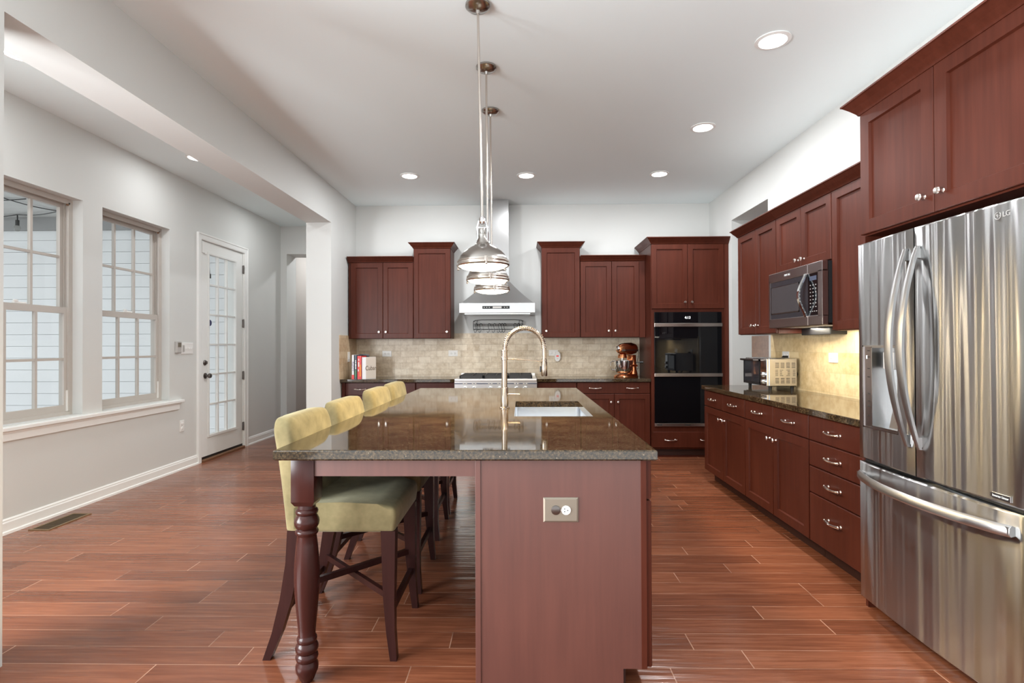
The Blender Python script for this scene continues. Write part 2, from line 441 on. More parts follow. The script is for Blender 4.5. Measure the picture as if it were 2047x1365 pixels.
def lamp_light(name, parent, loc, size, watts, col, rot=(0, 0, 0), shape='DISK', size_y=None, spread=None):
    ld = bpy.data.lights.new(name, 'AREA'); ld.shape = shape; ld.size = size; ld.energy = watts; ld.color = col
    if size_y: ld.size_y = size_y
    if spread: ld.spread = spread
    lo = bpy.data.objects.new(name, ld); COL.objects.link(lo); lo.parent = parent
    lo.location = Vector(loc)-BASE[parent.name]; lo.rotation_euler = rot
    return lo
ST = dict(kind='structure')
def struct(mb, name, mat, label, cat='wall'):
    return mb.build(name, mat, None, label=label, category=cat, kind='structure', origin=True)
def arc(cx, cy, r, a0, a1, n):
    return [(cx+r*math.cos(math.radians(a0+(a1-a0)*i/n)), cy+r*math.sin(math.radians(a0+(a1-a0)*i/n))) for i in range(n+1)]

# ================================================================== THE SETTING
struct(MB().box(-3.82, 4.2, -1.5, 10.2, -.08, 0), 'floor', 'floor_planks', 'reddish brown hand-scraped wood plank floor', 'floor')
struct(MB().box(-3.82, 4.2, -1.5, 10.2, HC, HC+.12), 'ceiling', 'ceiling_paint', 'flat white ceiling over kitchen and side room', 'ceiling')
struct(MB().box(XB, XR+.2, YB, YB+.15, 0, HC), 'wall_back', 'wall_paint', 'pale greige wall behind the range and hood')
# left wall with two windows and a door
W1, W2, DR = (3.462, 4.346), (4.552, 5.436), (5.965, 6.905)
WZ0, WZ1 = .752, 2.512
m = MB()
for a, b in ((-1.5, -1.4), (-.1, .15), (1.45, W1[0]), (W1[1], W2[0]), (W2[1], DR[0]), (DR[1], YN+.1)): m.box(XL-.2, XL, a, b, 0, HC)
for a, b in (W1, W2): m.box(XL-.2, XL, a, b, 0, WZ0); m.box(XL-.2, XL, a, b, WZ1, HC)
for a, b in ((-1.4, -.1), (.15, 1.45)): m.box(XL-.2, XL, a, b, 0, .6); m.box(XL-.2, XL, a, b, 2.1, HC)  # unseen openings cut to hold the added fill lamps
m.box(XL-.2, XL, DR[0], DR[1], 2.545, HC)
struct(m, 'wall_left', 'wall_paint', 'pale greige side-room wall with two windows and glazed door')
# right wall with the pantry passage
PZ, PY0, PY1 = 2.72, 5.23, 6.13
m = MB().box(XR, XR+.22, -1.5, PY0, 0, HC).box(XR, XR+.22, PY1, YB, 0, HC).box(XR, XR+.22, PY0, PY1, PZ, HC)
struct(m, 'wall_right', 'wall_paint', 'white wall behind the right hand cabinets with open passage')
struct(MB().box(3.2, 3.3, 3.5, 10.2, 0, HC).box(XR+.22, 3.2, 8.6, 8.7, 0, HC).box(XR+.22, 3.2, 3.5, 3.6, 0, HC), 'wall_pantry', 'wall_paint', 'wall seen through the passage beside the oven tower')
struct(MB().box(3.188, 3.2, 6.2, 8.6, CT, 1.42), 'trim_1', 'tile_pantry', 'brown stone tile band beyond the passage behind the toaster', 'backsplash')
# divider between kitchen and side room
struct(MB().box(XB2, XB, 5.958, YB+.15, 0, 2.692).box(XB2, XB, YB, 8.3, 0, HC), 'wall_divider', 'wall_paint', 'white wall end between side room and kitchen')
struct(MB().box(XB2, XB, 1.75, YB+.15, 2.692, HC), 'wall_beam', 'wall_paint', 'long white dropped beam between kitchen and side room', 'beam')
struct(MB().box(XB2, XB, 1.75, 2.163, 0, 2.692), 'wall_column', 'wall_paint', 'white column under the near end of the beam', 'column')
# side-room end wall with opening to the hall
m = MB().box(XL, -3.524, YN, YN+.33, 0, HC).box(-2.50, XB2, YN, YN+.33, 0, HC).box(-3.524, -2.50, YN, YN+.33, 2.687, HC)
struct(m, 'wall_nook', 'wall_paint', 'end wall of side room with tall plain opening')
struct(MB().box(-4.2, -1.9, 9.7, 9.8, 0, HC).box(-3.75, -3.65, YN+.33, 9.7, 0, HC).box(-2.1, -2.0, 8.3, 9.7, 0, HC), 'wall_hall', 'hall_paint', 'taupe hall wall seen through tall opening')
# backsplashes
struct(MB().box(XB+.011, 1.50, YB-.011, YB, CT, 1.462), 'wall_backsplash', 'tile_back', 'beige stone subway tile behind the range', 'backsplash')
struct(MB().box(XB, XB+.011, 6.215, YB, CT, 1.432), 'wall_backsplash_side', 'tile_side', 'pinkish stone tile return beside the books', 'backsplash')
struct(MB().box(XR-.011, XR, 2.72, 5.165, CT, 1.415), 'wall_backsplash_right', 'tile_right', 'golden stone tile behind the toaster oven', 'backsplash')
# baseboards
def baseboard(m, y0, y1):
    prof = [(XL, 0), (XL+.028, 0), (XL+.026, .016), (XL+.016, .022), (XL+.016, .078), (XL+.011, .086), (XL+.011, .094), (XL+.004, .104), (XL, .104)]
    m.loft([[(x, y, z) for x, z in prof] for y in (y0, y1)])
m = MB(); baseboard(m, 1.2, 5.892); baseboard(m, 6.977, YN); struct(m, 'baseboard_left', 'trim_white', 'white baseboard along the window wall', 'baseboard')
m = MB().box(XL, -3.524, YN-.015, YN, 0, .1); struct(m, 'baseboard_nook', 'trim_white', 'short white baseboard left of the hall opening', 'baseboard')
# window stool and apron
m = MB().box(XL-.13, XL+.045, 1.2, 5.62, .716, .746, .006)
m.box(XL, XL+.018, 1.25, 5.575, .645, .716, .004); m.box(XL, XL+.026, 1.24, 5.585, .70, .716, .003)
struct(m, 'trim_2', 'trim_white', 'long white window sill shared by both windows', 'sill')

def window(n, y0, y1, label):
    w = thing(f'window_{n}', label, 'window', (XL-.16, (y0+y1)/2, WZ0), kind='structure')
    xo, xi = XL-.175, XL-.085     # frame depth
    m = MB()
    f = .026
    m.box(xo, xi, y0, y0+f, WZ0, WZ1).box(xo, xi, y1-f, y1, WZ0, WZ1).box(xo, xi, y0+f, y1-f, WZ1-f, WZ1).box(xo, xi, y0+f, y1-f, WZ0-.006, WZ0+.028)
    # stops and jamb liners
    for s, t in ((y0+f, 1), (y1-f, -1)):
        m.box(xi-.012, xi, s, s+t*.014, WZ0+.03, WZ1-f)
        m.box(xi-.046, xi-.038, s, s+t*.012, WZ0+.03, WZ1-f)
    m.box(xi-.012, xi, y0+f, y1-f, WZ1-f-.014, WZ1-f)
    m.build('window_frame', 'window_vinyl', w)
    ya, yb, zm = y0+f+.004, y1-f-.004, 1.607
    def sash(name, x0, x1, z0, z1, rail_t, rail_b):
        s = .038
        m = MB()
        m.box(x0, x1, ya, ya+s, z0, z1).box(x0, x1, yb-s, yb, z0, z1).box(x0, x1, ya+s, yb-s, z1-rail_t, z1).box(x0, x1, ya+s, yb-s, z0, z0+rail_b)
        gy0, gy1, gz0, gz1 = ya+s, yb-s, z0+rail_b, z1-rail_t
        xm = (x0+x1)/2
        for k in (1, 2):
            yc = gy0+(gy1-gy0)*k/3; m.box(xm-.011, xm+.013, yc-.010, yc+.010, gz0, gz1)
        zc = (gz0+gz1)/2; m.box(xm-.009, xm+.011, gy0, gy1, zc-.010, zc+.010)
        sh = m.build(name, 'window_vinyl', w)
        MB().box(xm-.002, xm+.002, gy0-.004, gy1+.004, gz0-.004, gz1+.004).build('pane', 'window_glass', sh)
        return sh
    sash('upper_sash', xi-.078, xi-.048, zm-.02, WZ1-f-.002, .04, .045)
    ls = sash('lower_sash', xi-.038, xi-.012, WZ0+.028, zm+.022, .052, .055)
    MB().box(xi-.036, xi-.014, (y0+y1)/2-.05, (y0+y1)/2+.05, zm+.022, zm+.036, .003).box(xi-.03, xi-.012, (y0+y1)/2-.05, (y0+y1)/2-.02, zm+.034, zm+.05, .003).build('sash_lock', 'window_white', ls, label='white sash lock')
    MB().box(xi-.012, xi-.002, y1-f-.024, y1-f-.010, WZ0+.03, WZ0+.2).build('tilt_latch', 'window_white', w, label='white strip at the jamb')
    MB().box(xi-.01, xi+.002, y1-f-.028, y1-f-.012, WZ1-f-.026, WZ1-f-.012).build('balance_clip', 'bronze', w, label='dark clip at the top corner')
window(1, *W1, 'nearer double-hung window, cut by the photo edge')
window(2, *W2, 'farther double-hung window, next to the wall switches')

# glazed door
d = thing('door_1', 'white door with eighteen glass panes to the porch', 'door', (XL, (DR[0]+DR[1])/2, 0), kind='structure')
m = MB(); cw = .072
prof = [(0, 0), (0, .014), (.012, .018), (cw-.022, .02), (cw-.014, .026), (cw, .026), (cw, 0)]
y0, y1, zt = DR[0], DR[1], 2.515
for (ya, s) in ((y0, -1), (y1, 1)):
    m.loft([[(XL+t, ya+s*(q), z if z < 1 else zt+q) for q, t in prof] for z in (0, 2)])
m.loft([[(XL+t, (y0-q if e == 0 else y1+q), zt+q) for q, t in prof] for e in (0, 1)])
m.box(XL-.2, XL+.002, y0, y0+.018, 0, zt+.012).box(XL-.2, XL+.002, y1-.018, y1, 0, zt+.012).box(XL-.2, XL+.002, y0, y1, zt-.002, 2.545)
m.build('door_casing', 'trim_white', d)
sa, sb, sz0, sz1 = y0+.022, y1-.022, .05, zt-.006
ga, gb, gz0, gz1 = 6.139, 6.71, .286, 2.37
x0, x1 = XL-.05, XL-.006
m = MB().box(x0, x1, sa, ga, sz0, sz1).box(x0, x1, gb, sb, sz0, sz1).box(x0, x1, ga, gb, sz0, gz0).box(x0, x1, ga, gb, gz1, sz1)
slab = m.build('door_slab', 'door_white', d)
m = MB()
for (a, b, c, e) in ((ga-.03, gb+.03, gz0-.03, gz0), (ga-.03, gb+.03, gz1, gz1+.03), (ga-.03, ga, gz0, gz1), (gb, gb+.03, gz0, gz1)): m.box(x1, x1+.010, a, b, c, e, .003)
m.build('glazing_bead', 'door_white', slab)
m = MB()
for k in (1, 2):
    yc = ga+(gb-ga)*k/3; m.box(x0+.012, x1+.002, yc-.012, yc+.012, gz0, gz1, .003)
for k in range(1, 6):
    zc = gz0+(gz1-gz0)*k/6; m.box(x0+.013, x1+.001, ga, gb, zc-.011, zc+.011, .003)
m.build('muntin_grid', 'door_white', slab)
MB().box(x0+.02, x0+.024, ga, gb, gz0, gz1).build('pane', 'window_glass', slab)
for zc in (2.30, 1.60, .93, .272):
    MB().box(XL-.008, XL+.008, sb-.008, sb+.012, zc-.052, zc+.052, .002).cyl((XL+.008, sb+.002, zc-.055), (XL+.008, sb+.002, zc+.055), .007).build('hinge', 'pewter', d)
kn = MB().lathe([(.033, 0), (.033, .006), (.012, .012), (.012, .035), (.024, .042), (.029, .056), (.024, .068), (0, .072)], (x1, 6.062, .97), (1, 0, 0)).build('door_knob', 'pewter', d)
MB().lathe([(.031, 0), (.031, .008), (.022, .016), (0, .018)], (x1, 6.055, 1.12), (1, 0, 0)).box(x1+.016, x1+.034, 6.051, 6.059, 1.104, 1.136, .003).build('deadbolt', 'pewter', d)
MB().box(XL-.15, XL+.03, y0+.018, y1-.018, .0, .022, .004).build('threshold', 'bronze', d)
MB().box(x1-.03, x1, sa+.002, sb-.002, .024, .05).build('door_sweep', 'black', d)
MB().box(x1, x1+.014, sa+.002, sa+.05, 2.37, 2.50, .003).box(x1+.002, x1+.012, sa+.05, sa+.09, 2.36, 2.376, .002).build('door_sensor', 'plastic_white', d)
MB().lathe([(.036, 0), (.036, .001), (0, .001)], (x0+.0245, 6.19, 1.58), (1, 0, 0)).build('round_sticker', 'sticker_blue', slab, label='dark blue round sticker on the glass')
MB().box(x0+.026, x0+.034, 6.165, 6.20, 2.10, 2.155, .004).tube([(x0+.03, 6.182, 2.155), (x0+.03, 6.172, 2.24), (x0+.03, 6.16, 2.35)], .0025, 6).build('hanging_tag', 'black', slab, label='small dark tag hanging at the top pane')

# porch outside
m = MB()
m.box(-9.5, XL-.2, 8.0, 8.03, -.6, 3.5)
for k in range(22):
    z = -.64+k*.178
    m.loft([[(x, 8.0, z), (x, 7.96, z), (x, 7.972, z+.173), (x, 8.0, z+.173)] for x in (-9.5, XL-.2)])
struct(m, 'wall_exterior', 'siding_white', 'white lap siding seen through the windows')
struct(MB().box(-9.5, XL-.2, 7.91, 7.959, 3.06, 3.26), 'trim_3', 'porch_grey', 'grey board under the porch ceiling', 'fascia')
struct(MB().box(-9.5, XL-.2, 5.3, 8.1, 3.26, 3.32), 'ceiling_porch', 'porch_ceiling', 'pale porch ceiling outside the nearer window', 'ceiling')
struct(MB().box(-20, XL-.2, -12, 12, -.7, -.6), 'floor_porch', 'porch_floor', 'pale ground outside the windows', 'ground')
sl = thing('string_light', 'black string light cable with bulb under the porch ceiling', 'string light', (-7.4, 7.72, 3.25))
m = MB()
def wob(a, b, sag, n=14): return [Vector(a).lerp(Vector(b), i/n)-Vector((0, 0, sag*math.sin(math.pi*i/n))) for i in range(n+1)]
m.tube(wob((-8.6, 7.80, 3.25), (-7.40, 7.72, 3.25), .04), .008, 6).tube(wob((-7.40, 7.72, 3.25), (-6.55, 7.50, 3.25), .03), .008, 6)
m.tube(wob((-7.2, 6.86, 3.25), (-6.5, 6.90, 3.25), .02), .007, 6).tube(wob((-6.75, 6.84, 3.25), (-6.6, 7.55, 3.25), .02), .007, 6)
m.build('cable', 'black', sl)
so = MB().cyl((-7.40, 7.72, 3.25), (-7.40, 7.72, 3.15), .008).cyl((-7.40, 7.72, 3.17), (-7.40, 7.72, 3.09), .024).build('socket', 'black', sl)
MB().sphere((-7.40, 7.72, 3.05), .042, 12, (1, 1, 1.2)).build('bulb', 'bulb_glass', sl, label='clear glass bulb')

# ------------------------------------------------------------------ small fittings on the left wall
v = thing('floor_vent', 'brass coloured floor vent beside the window wall', 'floor vent', (-3.435, 3.945, 0))
m = MB().box(-3.515, -3.365, 3.755, 3.77, 0, .006).box(-3.515, -3.365, 4.12, 4.135, 0, .006).box(-3.515, -3.498, 3.77, 4.12, 0, .006).box(-3.382, -3.365, 3.77, 4.12, 0, .006)
m.build('vent_frame', 'vent_brass', v)
m = MB().box(-3.498, -3.382, 3.77, 4.12, 0, .002)
for k in range(22): m.box(-3.497, -3.383, 3.778+k*.0156, 3.786+k*.0156, .002, .005)
m.build('vent_grille', 'vent_dark', v, label='darker slotted grille')
t = thing('wall_keypad', 'small grey keypad on wall left of the switch plate', 'keypad', (XL, 5.555, 1.245))
MB().box(XL, XL+.028, 5.515, 5.592, 1.238, 1.36, .005).build('case', 'plastic_grey', t)
MB().box(XL+.028, XL+.030, 5.528, 5.58, 1.30, 1.345).build('screen', 'brass_plate', t)
def plate_left(name, label, cat, yc, zc, w, h):
    t = thing(name, label, cat, (XL, yc, zc-h/2))
    MB().box(XL, XL+.008, yc-w/2, yc+w/2, zc-h/2, zc+h/2, .003).build('cover_plate', 'plastic_white', t)
    return t
t = plate_left('light_switch', 'wide white switch plate beside the glazed door', 'light switch', 5.715, 1.285, .205, .12)
MB().box(XL+.008, XL+.013, 5.635, 5.665, 1.25, 1.32, .002).build('slider_switch', 'plastic_grey', t)
for yc in (5.695, 5.74, 5.785): MB().box(XL+.008, XL+.018, yc-.006, yc+.006, 1.276, 1.296, .002).build('toggle', 'plastic_white', t)
t = plate_left('wall_outlet', 'white outlet low on the wall under the window sill end', 'outlet', 5.63, .462, .072, .118)
for zc in (.438, .486):
    so = MB().lathe([(.017, 0), (.017, .004), (.015, .005)], (XL+.008, 5.63, zc), (1, 0, 0)).build('socket', 'plastic_white', t)

# ------------------------------------------------------------------ recessed ceiling lights
def can(x, y, label, first=None, group='recessed lights in the kitchen ceiling'):
    if first is None:
        c = thing('recessed_light', label, 'ceiling light', (x, y, HC), group)
        MB().lathe([(.098, 0), (.100, -.006), (.078, -.010), (.074, -.004), (.074, 0)], (x, y, HC), (0, 0, 1), 32).build('trim_ring', 'trim_white', c)
        MB().lathe([(0, -.004), (.074, -.004), (.074, -.001), (0, -.001)], (x, y, HC), (0, 0, 1), 32).build('lens', 'can_glow', c)
        lamp_light('bulb_light', c, (x, y, HC-.014), .14, CAN_W, (.94, .97, 1))
        return c
    c = dup(first, (x, y, HC), label, group)
    if 'side room' in group:
        for q in c.children:
            if q.type == 'LIGHT': q.data = q.data.copy(); q.data.energy = CAN_W*.3
    return c
c0 = can(1.492, 3.18, 'recessed ceiling light nearest, above the refrigerator aisle')
can(1.506, 4.443, 'recessed ceiling light above the microwave aisle, second from front', c0)
can(1.455, 5.643, 'recessed ceiling light in front of the wall oven, right of back row', c0)
can(.056, 5.652, 'recessed ceiling light just right of the hood chimney, middle of back row', c0)
can(-1.178, 5.633, 'recessed ceiling light over the bookend counter, left of back row', c0)
can(-3.075, 3.22, 'recessed light in side room, cut by left photo edge', c0, 'recessed lights in the side room')
can(-3.085, 5.03, 'recessed light in side room, thin sliver behind the beam', c0, 'recessed lights in the side room')

can(-2.98, 6.87, 'recessed light in side room in front of the glazed door, hidden by the beam', c0, 'recessed lights in the side room')
can(1.50, 1.93, 'added unseen ceiling light over the refrigerator, brightening the right wall', c0)  # extra lamp added out of view to lift the right wall
can(-2.95, 9.0, 'added unseen ceiling light brightening the hall beyond the tall opening', c0, 'added lights in the hall')  # unseen lamp added because the hall was too dark

# ================================================================== CABINETS
def TB(yf): return lambda u, v, w: (u, yf-v, w)          # facing the camera
def TR(xf): return lambda u, v, w: (xf-v, u, w)          # on the right wall, u runs along y
def TI(xf): return lambda u, v, w: (xf+v, u, w)          # island side facing right
DT = .02
def shaker(T, u0, u1, w0, w1, parent, knob=None, fw=.058, mat='cherry', name='door'):
    m = MB(T); t = DT
    m.rings(u0, u1, w0, w1, [(0, .001), (0, t-.003), (.003, t), (fw, t), (fw+.005, t-.012)])
    d = m.build(name, mat, parent)
    if knob:
        MB(T).lathe([(.009, 0), (.006, .004), (.0055, .014), (.012, .019), (.0155, .025), (.013, .031), (0, .033)], (knob[0], t, knob[1]), (0, 1, 0), 14).build('knob', 'pull_nickel', d)
    return d
def drawer(T, u0, u1, w0, w1, parent, pulls=(.5,), mat='cherry', wf=.5):
    m = MB(T); t = DT
    m.rings(u0, u1, w0, w1, [(0, .001), (0, t-.004), (.004, t)])
    d = m.build('drawer', mat, parent)
    for p in pulls:
        uc, wc = u0+(u1-u0)*p, w0+(w1-w0)*wf
        m = MB(T); h = .066
        pts = [(uc-h+2*h*i/12, t+.018+.012*math.sin(math.pi*i/12), wc-.004*math.sin(math.pi*i/12)) for i in range(13)]
        m.tube(pts, [.0062-.0018*math.sin(math.pi*i/12)*0+(.0014 if i in (1, 11) else 0) for i in range(13)], 8)
        for s in (-1, 1):
            m.cyl((uc+s*(h-.008), t, wc), (uc+s*(h-.008), t+.02, wc), .0055, None, 8)
            m.sphere((uc+s*h, t+.018, wc), .0085, 8); m.lathe([(.010, 0), (.007, .004)], (uc+s*(h-.008), t, wc), (0, 1, 0), 10)
        m.build('pull', 'pull_nickel', d)
    return d
def crown(T, u0, u1, back, w0, w1, parent, left=True, right=True, out=.055, mat='cherry'):
    """crown moulding: outline stepping outwards to the top; back is how far the top runs behind the front"""
    h = w1-w0; l, r = (1 if left else 0), (1 if right else 0)
    m = MB(T); rs = []
    for o, k in ((.004, 0), (.008, .12), (.012, .2), (.03, .5), (out-.008, .82), (out-.004, .86), (out, .88), (out, 1)):
        rs.append([(u0-o*l, o+DT, w0+h*k), (u1+o*r, o+DT, w0+h*k), (u1+o*r, -back, w0+h*k), (u0-o*l, -back, w0+h*k)])
    return m.loft(rs).build('crown', mat, parent)
def carcass(T, u0, u1, depth, w0, w1, parent, mat='cherry', toe=0):
    m = MB(T).box(u0, u1, -depth, 0, w0, w1)
    return m.build('cabinet_box', mat, parent)

# ---- back wall, upper left
YU = 6.52; T = TB(YU); dp = YB-YU-.002
c = thing('upper_cabinet', 'cherry double-door wall cabinet above the books', 'cabinet', (-1.71, YU, 1.392), 'wall cabinets')
carcass(T, -2.115, -1.318, dp, 1.392, 2.33, c)
shaker(T, -2.085, -1.694, 1.396, 2.318, c, (-1.735, 1.474)); shaker(T, -1.690, -1.322, 1.396, 2.318, c, (-1.650, 1.474))
crown(T, -2.118, -1.318, dp, 2.325, 2.39, c, False, False)
c = thing('upper_cabinet', 'taller narrow cherry wall cabinet left of the hood', 'cabinet', (-1.09, YU, 1.392), 'wall cabinets')
carcass(T, -1.316, -.862, dp, 1.392, 2.50, c); shaker(T, -1.314, -.866, 1.396, 2.488, c, (-.905, 1.474))
crown(T, -1.316, -.862, dp, 2.49, 2.558, c)
# ---- back wall, upper right
c = thing('upper_cabinet', 'taller narrow cherry wall cabinet right of the hood', 'cabinet', (.48, YU, 1.398), 'wall cabinets')
carcass(T, .247, .712, dp, 1.398, 2.50, c); shaker(T, .251, .708, 1.402, 2.488, c, (.300, 1.478))
crown(T, .247, .712, dp, 2.49, 2.556, c)
c = thing('upper_cabinet', 'cherry double-door wall cabinet above the copper mixer', 'cabinet', (1.1, YU, 1.398), 'wall cabinets')
carcass(T, .714, 1.498, dp, 1.398, 2.33, c)
shaker(T, .718, 1.092, 1.402, 2.318, c, (1.055, 1.478)); shaker(T, 1.096, 1.425, 1.402, 2.318, c, (1.135, 1.478))
MB(T).box(1.428, 1.498, 0, .012, 1.398, 2.33).build('filler_strip', 'cherry', c)
crown(T, .714, 1.498, dp, 2.325, 2.388, c, False, False)

# ---- base cabinets on the back wall
YF = 6.29; T = TB(YF); dp = YB-YF-.002
def base(T, u0, u1, depth, label, parent_loc, toe=.09):
    c = thing('base_cabinet', label, 'cabinet', parent_loc, 'base cabinets')
    carcass(T, u0, u1, depth, .105, .874, c)
    MB(T).box(u0, u1, -depth, -.075, 0, .105).build('toe_kick', 'toe_kick', c)
    return c
c = base(T, -2.118, -1.247, dp, 'dark cherry drawer cabinet under the books, stools in front', (-1.68, YF, 0))
MB(T).box(-2.118, -2.08, 0, .02, .105, .874).build('filler_strip', 'cherry_dark', c)
drawer(T, -2.077, -1.251, .724, .868, c, (.22, .74), 'cherry_dark')
shaker(T, -2.077, -1.666, .11, .718, c, (-1.70, .64), mat='cherry_dark'); shaker(T, -1.662, -1.251, .11, .718, c, (-1.628, .64), mat='cherry_dark')
c = base(T, -1.245, -.782, dp, 'narrow dark cherry base cabinet left of the range', (-1.01, YF, 0))
drawer(T, -1.241, -.786, .724, .868, c, (), 'cherry_dark'); shaker(T, -1.241, -.786, .11, .718, c, (-.83, .64), mat='cherry_dark')
c = base(T, .178, .642, dp, 'narrow cherry base cabinet right of the range', (.41, YF, 0))
drawer(T, .182, .638, .736, .868, c, ()); shaker(T, .182, .638, .11, .730, c, (.23, .645))
c = base(T, .644, 1.499, dp, 'cherry base cabinet with wide drawer under the copper mixer', (1.07, YF, 0))
drawer(T, .648, 1.495, .740, .868, c, (.245, .755)); shaker(T, .648, 1.078, .11, .734, c, (1.040, .642)); shaker(T, 1.082, 1.495, .11, .734, c, (1.122, .642))

# ---- counters
def slab(name, boxes, label, bev=.004):
    m = MB()
    for b in boxes: m.box(*b, bev)
    o = m.build(name, 'granite', None, label=label, category='countertop')
    return o
slab('countertop', [(XB, -.778, 6.235, YB-.012, .876, CT)], 'dark granite counter left of the range, books on it')
slab('countertop', [(.178, 1.5, 6.235, YB-.012, .876, CT)], 'dark granite counter right of the range, copper mixer on it')
slab('countertop', [(1.742, XR-.012, 2.72, 5.228, .876, CT)], 'long dark granite counter under the toaster oven and microwave')

# ---- oven tower
YO = 6.235; T = TB(YO); dp = YB-YO-.002
c = thing('oven_cabinet', 'tall cherry cabinet tower holding the black double oven', 'cabinet', (1.945, YO, 0))
OX0, OX1, OZ0, OZ1 = 1.536, 2.308, .364, 1.684
m = MB(T).box(1.502, OX0, -dp, 0, .10, 2.478).box(OX1, 2.392, -dp, 0, .10, 2.478).box(OX0, OX1, -dp, 0, .10, OZ0).box(OX0, OX1, -dp, 0, OZ1, 2.478).box(OX0, OX1, -dp, -dp+.02, OZ0, OZ1)
m.build('cabinet_box', 'cherry', c)
MB(T).box(1.502, 2.392, -dp, -.06, 0, .10).build('toe_kick', 'toe_kick', c)
MB(T).box(1.502, 2.392, -.06, -.048, .0, .018).build('shoe_moulding', 'cherry_dark', c)
shaker(T, 1.507, 1.922, 1.724, 2.47, c, (1.885, 1.797)); shaker(T, 1.926, 2.34, 1.724, 2.47, c, (1.964, 1.797))
MB(T).box(2.343, 2.392, 0, .016, .10, 2.478).build('filler_strip', 'cherry', c)
drawer(T, 1.512, 2.335, .118, .30, c, (.243, .74))
crown(T, 1.502, 2.392, dp, 2.472, 2.545, c, True, False, .06)

ov = thing('wall_oven', 'black glass double wall oven with steel trim bars', 'oven', (1.92, YO-.02, OZ0))
T2 = TB(YO)
MB(T2).box(OX0+.004, OX1-.004, -.5, .003, OZ0+.002, OZ1-.002).build('oven_body', 'black_matte', ov)
p = MB(T2).box(OX0, OX1, .003, .022, 1.556, OZ1, .002).build('control_panel', 'black_glass', ov)
text('clock_digits', '4:13', .040, (1.918, YO-.0225, 1.618), (1, 0, 0), (0, 0, 1), 'display_white', p)
for z0, z1, t0, t1 in ((.978, 1.513, 1.513, 1.556), (.402, .936, .936, .978)):
    dd = MB(T2).box(OX0, OX1, .003, .022, z0, z1, .002).build('oven_door', 'black_glass', ov)
    MB(T2).box(OX0-.004, OX1+.004, .003, .034, t0+.001, t1-.001, .003).build('trim_bar', 'oven_trim', dd, label='brushed steel bar handle')
m = MB(T2).box(OX0-.004, OX1+.004, .003, .026, OZ0, .400, .002)
m.build('vent_trim', 'oven_trim', ov)
for u in (1.56, 1.88): MB(T2).box(u, u+.06, .026, .027, .376, .388).build('vent_slot', 'dark_slot', ov)

# ---- right wall uppers
XU = 2.08; T = TR(XU); dp = XR-XU-.002
c = thing('upper_cabinet', 'cherry double-door wall cabinet at the far end beside microwave', 'cabinet', (XU, 4.745, 1.395), 'wall cabinets')
carcass(T, 4.365, 5.128, dp, 1.395, 2.33, c)
shaker(T, 4.369, 4.744, 1.399, 2.318, c, (4.70, 1.472)); shaker(T, 4.748, 5.124, 1.399, 2.318, c, (4.792, 1.472))
crown(T, 4.365, 5.128, dp, 2.318, 2.388, c, False, True)
c = thing('upper_cabinet', 'short cherry double-door wall cabinet above the microwave', 'cabinet', (XU, 3.975, 1.87), 'wall cabinets')
carcass(T, 3.590, 4.363, dp, 1.868, 2.33, c)
shaker(T, 3.594, 3.975, 1.874, 2.318, c, (3.935, 1.93)); shaker(T, 3.979, 4.359, 1.874, 2.318, c, (4.020, 1.93))
crown(T, 3.590, 4.363, dp, 2.318, 2.388, c, False, False)
c = thing('upper_cabinet', 'cherry wall cabinet between the microwave and refrigerator', 'cabinet', (XU, 3.16, 1.395), 'wall cabinets')
carcass(T, 2.725, 3.588, dp, 1.395, 2.33, c)
shaker(T, 3.16, 3.584, 1.399, 2.318, c, None); shaker(T, 2.729, 3.156, 1.399, 2.318, c, None)
crown(T, 2.725, 3.588, dp, 2.318, 2.388, c, False, False)

# ---- right base cabinets
XC = 1.782; T = TR(XC); dp = XR-XC-.002
c = base(T, 4.268, 5.205, dp, 'far cherry base cabinet with two drawers, end facing the oven', (XC, 4.73, 0))
drawer(T, 4.737, 5.201, .724, .868, c); drawer(T, 4.272, 4.731, .724, .868, c)
shaker(T, 4.737, 5.201, .11, .718, c, (4.782, .64)); shaker(T, 4.272, 4.731, .11, .718, c, (4.688, .64))
c = base(T, 3.327, 4.266, dp, 'middle cherry base cabinet with two drawers over doors, beside the four-drawer unit', (XC, 3.8, 0))
drawer(T, 3.799, 4.262, .724, .868, c); drawer(T, 3.331, 3.793, .724, .868, c)
shaker(T, 3.799, 4.262, .11, .718, c, (3.842, .64)); shaker(T, 3.331, 3.793, .11, .718, c, (3.75, .64))
c = base(T, 2.722, 3.325, dp, 'cherry four-drawer base cabinet next to the refrigerator', (XC, 3.02, 0))
for a, b in ((.724, .868), (.570, .718), (.407, .564), (.11, .401)): drawer(T, 2.80, 3.321, a, b, c, (.5,), 'cherry', .5 if b-a < .2 else .62)
MB(T).box(2.722, 2.797, 0, .018, .105, .874).build('filler_strip', 'cherry', c)

# ---- cabinet above the refrigerator
XF = 1.722; T = TR(XF); dp = XR-XF-.002
c = thing('upper_cabinet', 'deep cherry double-door cabinet above the steel refrigerator', 'cabinet', (XF, 2.23, 1.843), 'wall cabinets')
carcass(T, 1.745, 2.716, dp, 1.843, 2.47, c)
shaker(T, 2.236, 2.712, 1.85, 2.458, c, (2.285, 1.925), .066); shaker(T, 1.749, 2.232, 1.85, 2.458, c, (2.185, 1.925), .066)
crown(T, 1.745, 2.716, dp, 2.452, 2.522, c, True, True, .06)
MB().box(XF-.004, XR-.002, 2.70, 2.718, 0, 1.843).build('side_panel', 'cherry', c)
MB().box(XF+.02, XR-.002, 1.745, 1.775, 0, 1.843).build('side_panel', 'cherry', c)

